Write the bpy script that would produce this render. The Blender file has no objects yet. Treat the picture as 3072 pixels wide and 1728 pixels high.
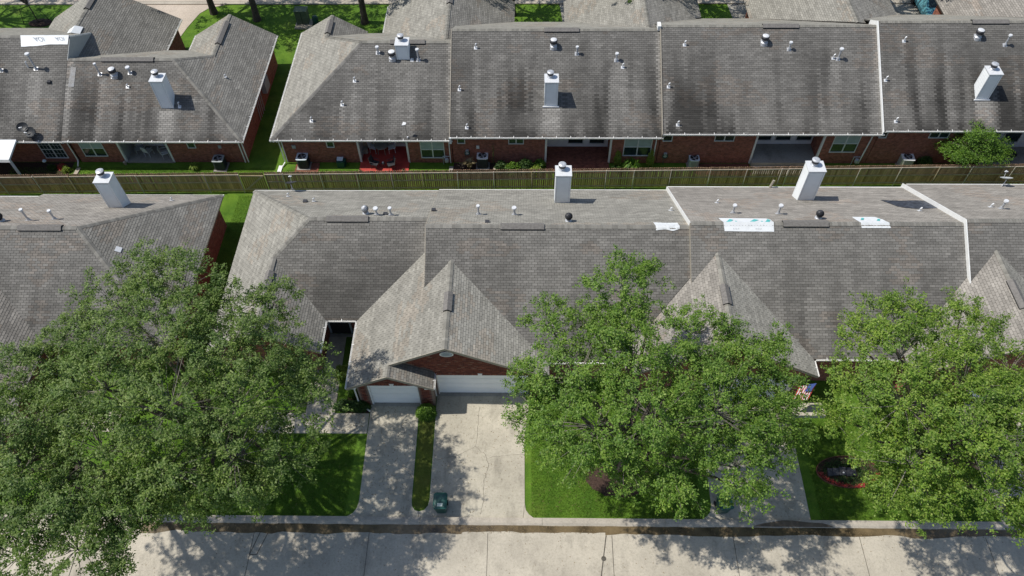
import bpy, math, random
import numpy as np
from mathutils import Vector, Matrix
R = math.radians
scene = bpy.context.scene
COL = scene.collection
rnd = random.Random(7)

# ---------------------------------------------------------------- camera
CAM = np.array((0, 0, 37.5))
def cam_axes(p, y, r):
    fw = np.array([math.sin(y)*math.cos(p), math.cos(y)*math.cos(p), -math.sin(p)])
    rt = np.array([math.cos(y), -math.sin(y), 0]); up = np.cross(rt, fw)
    return math.cos(r)*rt+math.sin(r)*up, -math.sin(r)*rt+math.cos(r)*up, fw
r1, u1, fw = cam_axes(.925003, -.0243755, -.0153544)
cd = bpy.data.cameras.new('camera'); cam = bpy.data.objects.new('camera', cd); COL.objects.link(cam)
cam.matrix_world = Matrix(((r1[0], u1[0], -fw[0], 0), (r1[1], u1[1], -fw[1], 0), (r1[2], u1[2], -fw[2], 37.5), (0, 0, 0, 1)))
cd.sensor_width = 36; cd.lens = 26.876; cd.clip_end = 900; cd.clip_start = .5
scene.camera = cam
scene.render.resolution_x = 1024; scene.render.resolution_y = 576

# ---------------------------------------------------------------- light
SUN = Vector((-.62, .045, 1)).normalized()
w = bpy.data.worlds.new('World'); scene.world = w; w.use_nodes = True
nt = w.node_tree; nt.nodes.clear()
sk = nt.nodes.new('ShaderNodeTexSky'); sk.sky_type = 'NISHITA'; sk.sun_disc = False
sk.sun_elevation = math.asin(SUN.z); sk.sun_rotation = R(274)
bg = nt.nodes.new('ShaderNodeBackground'); bg.inputs[1].default_value = .115
wo = nt.nodes.new('ShaderNodeOutputWorld')
nt.links.new(sk.outputs[0], bg.inputs[0]); nt.links.new(bg.outputs[0], wo.inputs[0])
sl = bpy.data.lights.new('sun', 'SUN'); sl.energy = 4.3; sl.angle = R(.6); sl.color = (1, .96, .885)
so = bpy.data.objects.new('sun', sl); COL.objects.link(so)
so.rotation_euler = SUN.to_track_quat('Z', 'Y').to_euler(); so.location = (-30, 5, 60)
scene.view_settings.view_transform = 'Standard'; scene.view_settings.look = 'None'
scene.view_settings.exposure = .08; scene.view_settings.gamma = 1; scene.view_settings.use_curve_mapping = False

# ---------------------------------------------------------------- materials
MATS = {}
def newmat(name):
    m = bpy.data.materials.new(name); m.use_nodes = True; MATS[name] = m
    t = m.node_tree; b = t.nodes['Principled BSDF']
    return m, t, b
def N(t, ty, **kw):
    n = t.nodes.new(ty)
    for k, v in kw.items():
        if k in n.inputs.keys(): n.inputs[k].default_value = v
        else: setattr(n, k, v)
    return n
def noise(t, scale, detail=4, rough=.55, vec=None, stretch=None, world=True):
    n = N(t, 'ShaderNodeTexNoise'); n.inputs['Scale'].default_value = scale
    n.inputs['Detail'].default_value = detail; n.inputs['Roughness'].default_value = rough
    g = N(t, 'ShaderNodeNewGeometry') if world else N(t, 'ShaderNodeTexCoord')
    src = g.outputs['Position'] if world else g.outputs['Object']
    if stretch:
        mp = N(t, 'ShaderNodeMapping'); mp.inputs['Scale'].default_value = stretch
        t.links.new(src, mp.inputs['Vector']); src = mp.outputs[0]
    t.links.new(src, n.inputs['Vector'])
    return n.outputs['Fac']
def ramp(t, fac, stops):
    r = N(t, 'ShaderNodeValToRGB'); e = r.color_ramp.elements
    while len(e) < len(stops): e.new(.5)
    for i, (p, c) in enumerate(stops):
        e[i].position = p; e[i].color = (c[0], c[1], c[2], 1) if len(c) == 3 else c
    t.links.new(fac, r.inputs[0]); return r.outputs[0]
def mix(t, a, b, fac, mode='MIX'):
    m = N(t, 'ShaderNodeMix', data_type='RGBA', blend_type=mode)
    for s, v in ((0, fac), (6, a), (7, b)):
        if isinstance(v, bpy.types.NodeSocket): t.links.new(v, m.inputs[s])
        elif s == 0: m.inputs[0].default_value = v
        else: m.inputs[s].default_value = (v[0], v[1], v[2], 1)
    return m.outputs[2]
def g3(v): return (v, v, v)
def bump(t, b, h, strength=.4, dist=.02):
    bp = N(t, 'ShaderNodeBump'); bp.inputs['Strength'].default_value = strength; bp.inputs['Distance'].default_value = dist
    t.links.new(h, bp.inputs['Height']); t.links.new(bp.outputs[0], b.inputs['Normal'])
def plain(name, col, rough=.6, metal=0, var=.18, scale=6, spec=.4, bumps=0):
    m, t, b = newmat(name)
    f = noise(t, scale, 5)
    lo = [c*(1-var) for c in col]; hi = [min(1, c*(1+var)) for c in col]
    t.links.new(ramp(t, f, [(.3, lo), (.7, hi)]), b.inputs['Base Color'])
    b.inputs['Roughness'].default_value = rough; b.inputs['Metallic'].default_value = metal
    b.inputs['Specular IOR Level'].default_value = spec
    if bumps: bump(t, b, noise(t, scale*6, 3), bumps, .01)
    return m
plain('white_paint', (.74, .74, .72), .5, 0, .06, 3)
plain('cool_siding', (.80, .82, .82), .55, 0, .05, 2)
plain('gutter_white', (.78, .77, .74), .45, 0, .08, 2)
plain('trim_grey', (.36, .38, .38), .6, 0, .08)
plain('galvanised', (.50, .51, .53), .42, .35, .15, 8)
plain('metal_white', (.64, .65, .66), .4, .1, .07, 8)
plain('dark_metal', (.05, .05, .055), .5, .3, .2)
plain('black_plastic', (.018, .02, .022), .5)
plain('bin_green', (.010, .060, .050), .38, 0, .12, 4, .5)
plain('ac_dark', (.045, .055, .055), .5, .2)
plain('ac_beige', (.42, .42, .38), .5, .1, .08)
plain('ac_grey', (.33, .36, .37), .5, .2, .08)
plain('blinds', (.34, .42, .40), .5, 0, .1, 3)
plain('wood_rail', (.42, .34, .22), .85, 0, .25, 5)
plain('bark', (.085, .070, .058), .9, 0, .35, 5, .2, .6)
plain('twig', (.19, .17, .145), .9, 0, .3, 3, .2)
plain('mulch', (.055, .034, .026), .95, 0, .5, 14, .2, 1)
plain('stone_dark', (.045, .045, .05), .6, 0, .3, 4, .4, .5)
plain('stone_pale', (.38, .33, .26), .8, 0, .25, 4, .3, .5)
plain('brick_edge', (.17, .07, .045), .85, 0, .25, 9)
plain('rubber', (.02, .02, .02), .8)
plain('terracotta', (.30, .28, .25), .7)
plain('util_green', (.085, .115, .075), .6, 0, .2, 5)
plain('tarp_white', (.70, .72, .73), .55, 0, .04, 3)
plain('tarp_teal', (.10, .45, .44), .5)
plain('tarp_dark', (.045, .052, .068), .45, 0, .75, 5, .5, .8)
plain('ink_grey', (.38, .40, .41), .7)
plain('flag_red', (.55, .05, .05), .7); plain('flag_blue', (.05, .09, .30), .7); plain('flag_white', (.8, .8, .8), .7)
plain('dark_interior', (.02, .018, .016), .9)
plain('car_teal', (.10, .30, .36), .3, .2, .1)
plain('lid_grey', (.42, .48, .44), .5)
plain('joint_dark', (.09, .08, .065), .9, 0, .4, 10)
plain('tan_metal', (.30, .27, .22), .6, 0, .15)

def m_glass():
    m, t, b = newmat('glass')
    t.links.new(ramp(t, noise(t, 3, 3), [(.3, (.012, .022, .022)), (.7, (.03, .05, .05))]), b.inputs['Base Color'])
    b.inputs['Roughness'].default_value = .12; b.inputs['Specular IOR Level'].default_value = .6
m_glass()

def tint_source(t, kind):
    if kind == 'mesh':
        a = N(t, 'ShaderNodeAttribute', attribute_name='tint'); return a.outputs['Color']
    return N(t, 'ShaderNodeObjectInfo').outputs['Color']
def m_shingle(name, kind):
    m, t, b = newmat(name)
    c = tint_source(t, kind)
    f = noise(t, 40, 3, .7)
    c = mix(t, c, ramp(t, f, [(.25, g3(.72)), (.75, g3(1.25))]), 1, 'MULTIPLY')
    f2 = noise(t, 1.3, 5, .6)
    c = mix(t, c, ramp(t, f2, [(.3, g3(.86)), (.7, g3(1.1))]), 1, 'MULTIPLY')
    t.links.new(c, b.inputs['Base Color']); b.inputs['Roughness'].default_value = .92
    b.inputs['Specular IOR Level'].default_value = .15
    bump(t, b, noise(t, 90, 2), .35, .006)
m_shingle('shingle', 'mesh'); m_shingle('shingle_piece', 'object')
plain('roof_deck', (.060, .056, .050), .95, 0, .2, 8)

def m_tinted(name, kind, rough=.85, ns=30, lo=.75, hi=1.2, bp=.4):
    m, t, b = newmat(name)
    c = mix(t, tint_source(t, kind), ramp(t, noise(t, ns, 3, .65), [(.25, g3(lo)), (.75, g3(hi))]), 1, 'MULTIPLY')
    t.links.new(c, b.inputs['Base Color']); b.inputs['Roughness'].default_value = rough
    b.inputs['Specular IOR Level'].default_value = .25
    if bp: bump(t, b, noise(t, ns*2, 2), bp, .006)
m_tinted('brick_mesh', 'mesh'); m_tinted('brick_piece', 'object')
plain('mortar', (.20, .15, .12), .95, 0, .15, 10)

def m_picket(name, kind):
    m, t, b = newmat(name)
    c = tint_source(t, kind)
    c = mix(t, c, ramp(t, noise(t, 6, 4, .6, stretch=(6, 6, .5)), [(.3, g3(.6)), (.7, g3(1.25))]), 1, 'MULTIPLY')
    # green algae low on the boards, weathered grey-brown at the top
    g = N(t, 'ShaderNodeNewGeometry'); sx = N(t, 'ShaderNodeSeparateXYZ'); t.links.new(g.outputs['Position'], sx.inputs[0])
    hz = ramp(t, noise(t, 2, 3), [(.3, g3(0)), (.7, g3(1))])
    mr = N(t, 'ShaderNodeMapRange'); mr.inputs[1].default_value = .1; mr.inputs[2].default_value = 1.7
    t.links.new(sx.outputs[2], mr.inputs[0])
    c = mix(t, mix(t, c, (1.06, .84, .62), 1, 'MULTIPLY'), mix(t, c, (1.15, .93, .88), 1, 'MULTIPLY'), mr.outputs[0])
    t.links.new(c, b.inputs['Base Color']); b.inputs['Roughness'].default_value = .9
    b.inputs['Specular IOR Level'].default_value = .15
m_picket('picket_mesh', 'mesh'); m_picket('picket_piece', 'object')

def m_brickwall(name, c1, c2, mortar, s=1):
    m, t, b = newmat(name)
    g = N(t, 'ShaderNodeNewGeometry'); sx = N(t, 'ShaderNodeSeparateXYZ'); t.links.new(g.outputs['Position'], sx.inputs[0])
    ad = N(t, 'ShaderNodeMath', operation='ADD'); t.links.new(sx.outputs[0], ad.inputs[0]); t.links.new(sx.outputs[1], ad.inputs[1])
    cb = N(t, 'ShaderNodeCombineXYZ'); t.links.new(ad.outputs[0], cb.inputs[0]); t.links.new(sx.outputs[2 if s == 1 else 1], cb.inputs[1])
    if s != 1: t.links.new(sx.outputs[0], cb.inputs[0])
    br = N(t, 'ShaderNodeTexBrick'); t.links.new(cb.outputs[0], br.inputs['Vector'])
    br.inputs['Scale'].default_value = 1; br.inputs['Brick Width'].default_value = .21; br.inputs['Row Height'].default_value = .072 if s == 1 else .105
    br.inputs['Mortar Size'].default_value = .006; br.inputs['Mortar Smooth'].default_value = .3; br.inputs['Bias'].default_value = -.1
    br.inputs['Color1'].default_value = (*c1, 1); br.inputs['Color2'].default_value = (*c2, 1); br.inputs['Mortar'].default_value = (*mortar, 1)
    c = mix(t, br.outputs['Color'], ramp(t, noise(t, 5, 5, .7), [(.25, g3(.55)), (.75, g3(1.5))]), 1, 'MULTIPLY')
    t.links.new(c, b.inputs['Base Color']); b.inputs['Roughness'].default_value = .9; b.inputs['Specular IOR Level'].default_value = .2
    inv = N(t, 'ShaderNodeMath', operation='SUBTRACT'); inv.inputs[0].default_value = 1; t.links.new(br.outputs['Fac'], inv.inputs[1])
    bump(t, b, inv.outputs[0], .6, .008)
m_brickwall('brick_wall', (.33, .112, .072), (.19, .066, .046), (.26, .20, .16))
m_brickwall('paver_brick', (.24, .085, .055), (.16, .055, .040), (.16, .10, .075), 2)

def m_grass(name, base, dry=.0):
    m, t, b = newmat(name)
    r, g_, bl = base
    c = ramp(t, noise(t, 1.0, 6, .7), [(.3, (r*.6, g_*.66, bl*.6)), (.7, (r*1.45, g_*1.25, bl*1.2))])
    c2 = ramp(t, noise(t, 22, 4, .75), [(.25, g3(.45)), (.75, g3(1.55))])
    c = mix(t, c, c2, 1, 'MULTIPLY')
    c = mix(t, c, ramp(t, noise(t, .22, 3, .5), [(.3, (.82, .84, .9)), (.7, (1.16, 1.06, 1.0))]), 1, 'MULTIPLY')
    c = mix(t, c, (.16, .15, .045), ramp(t, noise(t, .55, 4, .6), [(.55-dry*.3, g3(0)), (.8-dry*.2, g3(.45+dry*.5))]))
    t.links.new(c, b.inputs['Base Color']); b.inputs['Roughness'].default_value = .85; b.inputs['Specular IOR Level'].default_value = .15
    bump(t, b, noise(t, 30, 4, .8), 1, .05)
m_grass('grass', (.092, .200, .022)); m_grass('grass_strip', (.11, .165, .028), .45)

def m_concrete(name, base, stain=.35, joints=False):
    m, t, b = newmat(name)
    a = ramp(t, noise(t, .35, 6, .6), [(.3, [c*(1-stain*.6) for c in base]), (.7, [c*1.12 for c in base])])
    a = mix(t, a, ramp(t, noise(t, 9, 6, .75), [(.2, g3(.66)), (.5, g3(1)), (.8, g3(1.14))]), 1, 'MULTIPLY')
    a = mix(t, a, ramp(t, noise(t, 70, 2, .8), [(.3, g3(.80)), (.7, g3(1.14))]), 1, 'MULTIPLY')
    # soft dark blotches of old damp and tyre marks
    a = mix(t, a, ramp(t, noise(t, 1.1, 5, .65, stretch=(1, .45, 1)), [(.52, g3(1)), (.78, g3(1-stain))]), 1, 'MULTIPLY')
    # hairline crazing
    vo = N(t, 'ShaderNodeTexVoronoi', feature='DISTANCE_TO_EDGE'); vo.inputs['Scale'].default_value = .45
    g = N(t, 'ShaderNodeNewGeometry'); ns = N(t, 'ShaderNodeTexNoise'); ns.inputs['Scale'].default_value = 1.6; ns.inputs['Detail'].default_value = 5
    t.links.new(g.outputs['Position'], ns.inputs['Vector'])
    vm = N(t, 'ShaderNodeVectorMath', operation='MULTIPLY_ADD'); vm.inputs[1].default_value = (1.3, 1.3, 1.3)
    t.links.new(ns.outputs['Color'], vm.inputs[0]); t.links.new(g.outputs['Position'], vm.inputs[2]); t.links.new(vm.outputs[0], vo.inputs['Vector'])
    a = mix(t, a, ramp(t, vo.outputs['Distance'], [(.0, g3(.70)), (.010, g3(1))]), .35, 'MULTIPLY')
    t.links.new(a, b.inputs['Base Color']); b.inputs['Roughness'].default_value = .9; b.inputs['Specular IOR Level'].default_value = .2
    bump(t, b, noise(t, 60, 3), .3, .01)
m_concrete('concrete', (.47, .43, .345), .42); m_concrete('road_concrete', (.475, .43, .35), .38)
m_concrete('kerb_concrete', (.43, .385, .32), .3); m_concrete('back_concrete', (.48, .41, .34), .2)
m_concrete('patio_concrete', (.34, .32, .28), .4)
plain('gutter_water', (.125, .092, .050), .25, 0, .55, 1.1, .5)
plain('wet_kerb', (.13, .10, .07), .5, 0, .3, 5)
plain('red_paint', (.42, .055, .040), .65, 0, .15, 3)
plain('crack', (.12, .105, .085), .95, 0, .3, 12)

def m_leaf(name, cols, trans=.35):
    m, t, b = newmat(name)
    g = N(t, 'ShaderNodeNewGeometry')
    c = ramp(t, g.outputs['Random Per Island'], [(i/(len(cols)-1), c) for i, c in enumerate(cols)])
    c = mix(t, c, ramp(t, noise(t, .8, 4, .6), [(.3, (.72, .78, .8)), (.7, (1.25, 1.18, 1.0))]), 1, 'MULTIPLY')
    t.links.new(c, b.inputs['Base Color']); b.inputs['Roughness'].default_value = .55
    b.inputs['Specular IOR Level'].default_value = .35
    tr = N(t, 'ShaderNodeBsdfTranslucent'); t.links.new(mix(t, c, (1.0, 1.25, .55), 1, 'MULTIPLY'), tr.inputs[0])
    ms = N(t, 'ShaderNodeMixShader'); ms.inputs[0].default_value = trans
    t.links.new(b.outputs[0], ms.inputs[1]); t.links.new(tr.outputs[0], ms.inputs[2])
    t.links.new(ms.outputs[0], t.nodes['Material Output'].inputs[0])
m_leaf('leaf_oak_dark', [(.068, .122, .028), (.116, .188, .040), (.174, .255, .062), (.240, .300, .115)])
m_leaf('leaf_oak', [(.062, .130, .020), (.112, .212, .030), (.175, .290, .044), (.245, .330, .092)])
m_leaf('leaf_oak_light', [(.074, .146, .020), (.134, .236, .030), (.204, .306, .046), (.280, .350, .095)])
m_leaf('leaf_shrub', [(.055, .125, .018), (.11, .21, .026), (.18, .30, .04)])
m_leaf('leaf_lime', [(.16, .24, .03), (.24, .32, .05), (.32, .36, .08)])
m_leaf('leaf_deep', [(.025, .06, .018), (.05, .10, .025), (.09, .15, .035)])
m_leaf('petal_red', [(.45, .02, .03), (.30, .015, .02), (.55, .10, .10), (.10, .09, .03)], .2)
m_leaf('petal_pink', [(.50, .22, .20), (.45, .35, .26), (.60, .40, .36)], .2)
m_leaf('stem_dry', [(.30, .24, .15), (.22, .18, .10), (.38, .32, .22)], .1)
m_leaf('blade', [(.070, .150, .018), (.105, .205, .024), (.145, .250, .034), (.19, .24, .05)], .35)
m_leaf('blade_dry', [(.14, .17, .03), (.19, .19, .05), (.10, .14, .03)], .3)

# ---------------------------------------------------------------- helpers
def wloc(o):
    v = Vector((0, 0, 0))
    while o: v += o.location; o = o.parent
    return v
def finish(name, me, mat, parent, kind=None, label=None, cat=None, group=None):
    if mat:
        for mm in (mat if isinstance(mat, (list, tuple)) else [mat]): me.materials.append(MATS[mm])
    o = bpy.data.objects.new(name, me); COL.objects.link(o)
    if parent: o.parent = parent
    if kind: o['kind'] = kind
    if label: o['label'] = label
    if cat: o['category'] = cat
    if group: o['group'] = group
    return o
def thing(name, loc, label, cat, group=None, rz=0):
    o = bpy.data.objects.new(name, None); COL.objects.link(o); o.location = loc; o.rotation_euler[2] = rz
    o.empty_display_size = .3; o['label'] = label; o['category'] = cat
    if group: o['group'] = group
    return o
def dup(root, loc, label, rz=None):
    c = root.copy(); COL.objects.link(c); c.location = loc; c['label'] = label
    if rz is not None: c.rotation_euler[2] = rz
    def rec(src, dst):
        for ch in list(src.children):
            k = ch.copy(); COL.objects.link(k); k.parent = dst; rec(ch, k)
    rec(root, c); return c
class MB:
    """collects polygons in world (or thing-local) coordinates and links them as ONE mesh"""
    def __init__(s): s.v = []; s.f = []; s.t = None
    def poly(s, pts):
        n = len(s.v); s.v += [tuple(p) for p in pts]; s.f.append(tuple(range(n, n+len(pts)))); return s
    def box(s, x0, x1, y0, y1, z0, z1):
        n = len(s.v)
        s.v += [(x0,y0,z0),(x1,y0,z0),(x1,y1,z0),(x0,y1,z0),(x0,y0,z1),(x1,y0,z1),(x1,y1,z1),(x0,y1,z1)]
        for q in ((0,3,2,1),(4,5,6,7),(0,1,5,4),(1,2,6,5),(2,3,7,6),(3,0,4,7)): s.f.append(tuple(n+i for i in q))
        return s
    def prism(s, pts, d):
        n = len(s.v); k = len(pts)
        s.v += [tuple(p) for p in pts]+[(p[0]+d[0], p[1]+d[1], p[2]+d[2]) for p in pts]
        s.f.append(tuple(range(n, n+k))); s.f.append(tuple(range(n+2*k-1, n+k-1, -1)))
        for i in range(k):
            j = (i+1) % k; s.f.append((n+i, n+k+i, n+k+j, n+j))
        return s
    def tube(s, p0, p1, ra, rb=None, k=8, cap=True):
        rb = ra if rb is None else rb
        a = Vector(p0); b = Vector(p1); d = (b-a)
        if d.length < 1e-6: return s
        d.normalize(); x = d.orthogonal().normalized(); y = d.cross(x)
        n = len(s.v)
        for c, r in ((a, ra), (b, rb)):
            for i in range(k):
                t = 2*math.pi*i/k; s.v.append(tuple(c+(x*math.cos(t)+y*math.sin(t))*r))
        for i in range(k):
            j = (i+1) % k; s.f.append((n+i, n+j, n+k+j, n+k+i))
        if cap: s.f.append(tuple(n+i for i in range(k-1, -1, -1))); s.f.append(tuple(n+k+i for i in range(k)))
        return s
    def lathe(s, c, prof, k=16, cap=True):
        n = len(s.v); m = len(prof)
        for r, z in prof:
            for i in range(k):
                t = 2*math.pi*i/k; s.v.append((c[0]+r*math.cos(t), c[1]+r*math.sin(t), c[2]+z))
        for j in range(m-1):
            for i in range(k):
                a = (i+1) % k; s.f.append((n+j*k+i, n+j*k+a, n+(j+1)*k+a, n+(j+1)*k+i))
        if cap: s.f.append(tuple(n+(m-1)*k+i for i in range(k))); s.f.append(tuple(n+i for i in range(k-1, -1, -1)))
        return s
    def build(s, name, mat, parent=None, local=False, **kw):
        o = wloc(parent) if (parent and not local) else Vector((0, 0, 0))
        me = bpy.data.meshes.new(name)
        me.from_pydata([(a-o.x, b-o.y, c-o.z) for a, b, c in s.v], [], s.f)
        me.update()
        return finish(name, me, mat, parent, **kw)
def raw_mesh(name, V, F, mat, parent=None, tint=None, smooth=False, **kw):
    """V (n,3) world; F list of (m,k) int arrays"""
    o = wloc(parent) if parent else Vector((0, 0, 0))
    V = np.asarray(V, dtype=np.float32)-np.array(o, dtype=np.float32)
    me = bpy.data.meshes.new(name); me.vertices.add(len(V)); me.vertices.foreach_set('co', V.ravel())
    F = [f for f in F if len(f)]
    nl = sum(f.size for f in F); npoly = sum(len(f) for f in F)
    me.loops.add(nl); me.polygons.add(npoly)
    me.loops.foreach_set('vertex_index', np.concatenate([f.ravel() for f in F]).astype(np.int32))
    tot = np.concatenate([np.full(len(f), f.shape[1]) for f in F]); st = np.concatenate([[0], np.cumsum(tot)[:-1]])
    me.polygons.foreach_set('loop_start', st.astype(np.int32))
    if tint is not None:
        at = me.attributes.new('tint', 'FLOAT_COLOR', 'POINT')
        c = np.ones((len(V), 4), dtype=np.float32); c[:, :3] = tint; at.data.foreach_set('color', c.ravel())
    me.polygons.foreach_set('use_smooth', np.zeros(npoly, dtype=bool))
    me.update(calc_edges=True); me.validate()
    return finish(name, me, mat, parent, **kw)

# value noise for weathering patterns that belong to the surfaces
_ng = np.random.default_rng(11); _tab = _ng.random(4096)
def vnoise(x, y, seed=0):
    x = np.asarray(x, float)+seed*17.13; y = np.asarray(y, float)+seed*7.7
    xi = np.floor(x).astype(int); yi = np.floor(y).astype(int); fx = x-xi; fy = y-yi
    fx = fx*fx*(3-2*fx); fy = fy*fy*(3-2*fy)
    h = lambda a, b: _tab[(a*73+b*911+seed*131) % 4096]
    return (h(xi, yi)*(1-fx)+h(xi+1, yi)*fx)*(1-fy)+(h(xi, yi+1)*(1-fx)+h(xi+1, yi+1)*fx)*fy
def hsh(a, b, s):
    v = np.sin(np.asarray(a)*127.1+np.asarray(b)*311.7+s*74.7)*43758.5453
    return v-np.floor(v)

# ---------------------------------------------------------------- ground and roads
S = .583
def sheet(name, pts, z, mat, parent=None, th=None, **kw):
    m = MB()
    if th: m.prism([(x, y, z) for x, y in pts], (0, 0, -th))
    else: m.poly([(x, y, z) for x, y in pts])
    return m.build(name, mat, parent, **kw)
sheet('ground', [(-260, -120), (260, -120), (260, 330), (-260, 330)], 0, 'grass', kind='structure')
sheet('street', [(-260, 2), (260, 2), (260, 13.46), (-260, 13.46)], .012, 'road_concrete', kind='structure')
# roll kerb: a low rounded strip between gutter and lawn
kb = MB()
for x0 in np.arange(-60, 60, 6.1):
    x1 = x0+6.085
    prof = [(13.46, .0), (13.46, .022), (13.56, .085), (13.68, .10), (13.82, .095), (13.82, 0)]
    a = [(x0, y, z) for y, z in prof]; kb.prism(a, (x1-x0, 0, 0))
kb.build('kerb', 'kerb_concrete', kind='structure')
def wavy(name, x0, x1, y0, y1, z, mat, amp, seed, **kw):
    m = MB(); n = int((x1-x0)/.25)
    xs = np.linspace(x0, x1, n)
    top = y1+vnoise(xs*1.2, 0*xs, seed+5)*.05
    bot = y0+(vnoise(xs*.55, 0*xs, seed)-.5)*amp*1.5+(vnoise(xs*1.9, 0*xs, seed+3)-.5)*amp*.6+(vnoise(xs*5, 0*xs, seed+4)-.5)*amp*.2
    for i in range(n-1):
        m.poly([(xs[i], bot[i], z), (xs[i+1], bot[i+1], z), (xs[i+1], top[i+1], z), (xs[i], top[i], z)])
    return m.build(name, mat, **kw)
wavy('gutter_water', -19, -3.0, 12.98, 13.42, .016, 'gutter_water', .22, 2, kind='structure')
wavy('gutter_water', -3.0, 4.1, 13.17, 13.42, .016, 'gutter_water', .16, 5, kind='structure')
wavy('gutter_water', 4.1, 26, 13.06, 13.42, .016, 'gutter_water', .16, 9, kind='structure')
sheet('kerb_wet_patch', [(11.4, 13.47), (15.4, 13.47), (15.2, 13.56), (14.9, 13.66), (14.2, 13.70), (13.4, 13.79), (12.9, 13.80), (12.4, 13.70), (11.9, 13.62)], .104, 'wet_kerb', kind='structure')
jt = MB()
def joint(m, p, q, wd=.030, z=.017):
    a = Vector((*p, 0)); b = Vector((*q, 0)); d = (b-a).normalized(); n = Vector((-d.y, d.x, 0))*wd/2
    m.poly([(a-n).to_tuple()[:2]+(z,), (b-n).to_tuple()[:2]+(z,), (b+n).to_tuple()[:2]+(z,), (a+n).to_tuple()[:2]+(z,)])
for x in (-25.6, -19.6, -13.3, -7.58, -1.70, 10.37, 16.55, 22.7, 28.6): joint(jt, (x, 13.05), (x+.02, 2.2), .026)
joint(jt, (4.14, 13.0), (3.78, 11.0), .05); joint(jt, (3.78, 11.0), (3.7, 2.2), .03); joint(jt, (4.42, 13.0), (4.30, 2.2), .03); joint(jt, (-13.0, 13.0), (-13.3, 11.9), .04); joint(jt, (-12.6, 13.0), (-12.95, 11.9), .04); joint(jt, (-13.3, 11.9), (-12.95, 11.9), .04)
joint(jt, (-60, 8.2), (60, 8.2), .016)
jt.build('road_joints', 'joint_dark', kind='structure')
cr = MB()
def crack(m, pts, wd=.018, z=.034):
    r = random.Random(int(pts[0][0]*100)); P = []
    for (a, b) in zip(pts[:-1], pts[1:]):
        for k in range(6):
            t = k/6; P.append((a[0]+(b[0]-a[0])*t+r.uniform(-.035, .035), a[1]+(b[1]-a[1])*t+r.uniform(-.03, .03)))
    P.append(pts[-1])
    for a, b in zip(P[:-1], P[1:]): joint(m, a, b, wd*r.uniform(.6, 1.3), z)
# driveways (world outlines)
def arc(cx, cy, r, a0, a1, n=7): return [(cx+r*math.cos(R(a0+(a1-a0)*i/n)), cy+r*math.sin(R(a0+(a1-a0)*i/n))) for i in range(n+1)]
D1 = [(-8.36, 20.24), (-8.30, 14.62)]+[(-8.36, 14.3), (-8.52, 14.02), (-8.85, 13.82), (-5.2, 13.82), (-5.2, 14.12)]+[(-5.42, 14.18), (-5.58, 14.4), (-5.62, 14.7), (-5.68, 19.6), (-5.60, 20.24)]
D2 = [(-4.76, 20.80), (-4.72, 14.75), (-4.78, 14.42), (-4.95, 14.2), (-5.2, 14.12), (-5.2, 13.82), (.60, 13.82), (.35, 14.0), (.17, 14.25), (.12, 14.6), (.10, 18.3), (.42, 20.80)]
D3 = [(9.62, 20.7), (9.53, 14.6), (9.42, 14.2), (9.2, 13.98), (8.95, 13.82), (14.36, 13.82), (14.42, 18.5), (14.6, 20.7)]
sheet('driveway', D1, .03, 'concrete', th=.03, kind='structure'); sheet('driveway', D2, .03, 'concrete', th=.03, kind='structure')
sheet('driveway', D3, .03, 'concrete', th=.03, kind='structure')
sheet('driveway', [(23.8, 13.82), (28.6, 13.82), (28.6, 20.7), (23.8, 20.7)], .03, 'concrete', th=.03, kind='structure')
crack(cr, [(-2.35, 20.0), (-2.42, 18.6), (-2.5, 17.7), (-2.0, 17.25), (-1.75, 16.6), (-2.0, 15.7), (-1.95, 14.8), (-2.1, 14.0)])
crack(cr, [(-2.5, 17.7), (-3.3, 17.2), (-4.5, 16.9)], .012); crack(cr, [(-1.75, 17.05), (-.8, 17.2), (.1, 17.25)], .012)
joint(cr, (0.05, 13.84), (.1, 14.5), .02, .034); joint(cr, (-5.2, 13.84), (-5.2, 14.1), .03, .034)
joint(cr, (-8.3, 13.83), (.5, 13.83), .02, .034); joint(cr, (9.2, 13.83), (14.3, 13.83), .02, .034); joint(cr, (11.3, 13.83), (11.35, 15.4), .015, .034)
cr.build('driveway_cracks', 'crack', kind='structure')
sheet('walkway', [(-14.5, 18.38), (-8.37, 18.40), (-8.40, 19.60), (-14.5, 19.60)], .026, 'concrete', th=.03, kind='structure')
sheet('walkway', [(-11.9, 19.61), (-10.30, 19.61), (-10.36, 24.6), (-11.9, 24.6)], .026, 'concrete', th=.03, kind='structure')
sheet('walkway', [(14.44, 19.50), (16.34, 19.50), (16.30, 20.28), (14.44, 20.28)], .30, 'concrete', th=.30, kind='structure')
sheet('walkway', [(-30, 18.4), (-22, 18.4), (-22, 19.6), (-30, 19.6)], .026, 'concrete', th=.03, kind='structure')
sheet('grass_strip', [(-5.60, 19.6), (-5.56, 14.7), (-5.50, 14.42), (-5.36, 14.24), (-5.18, 14.2), (-4.98, 14.26), (-4.84, 14.44), (-4.78, 14.75), (-4.80, 19.6)], .028, 'grass_strip', kind='structure')
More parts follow.
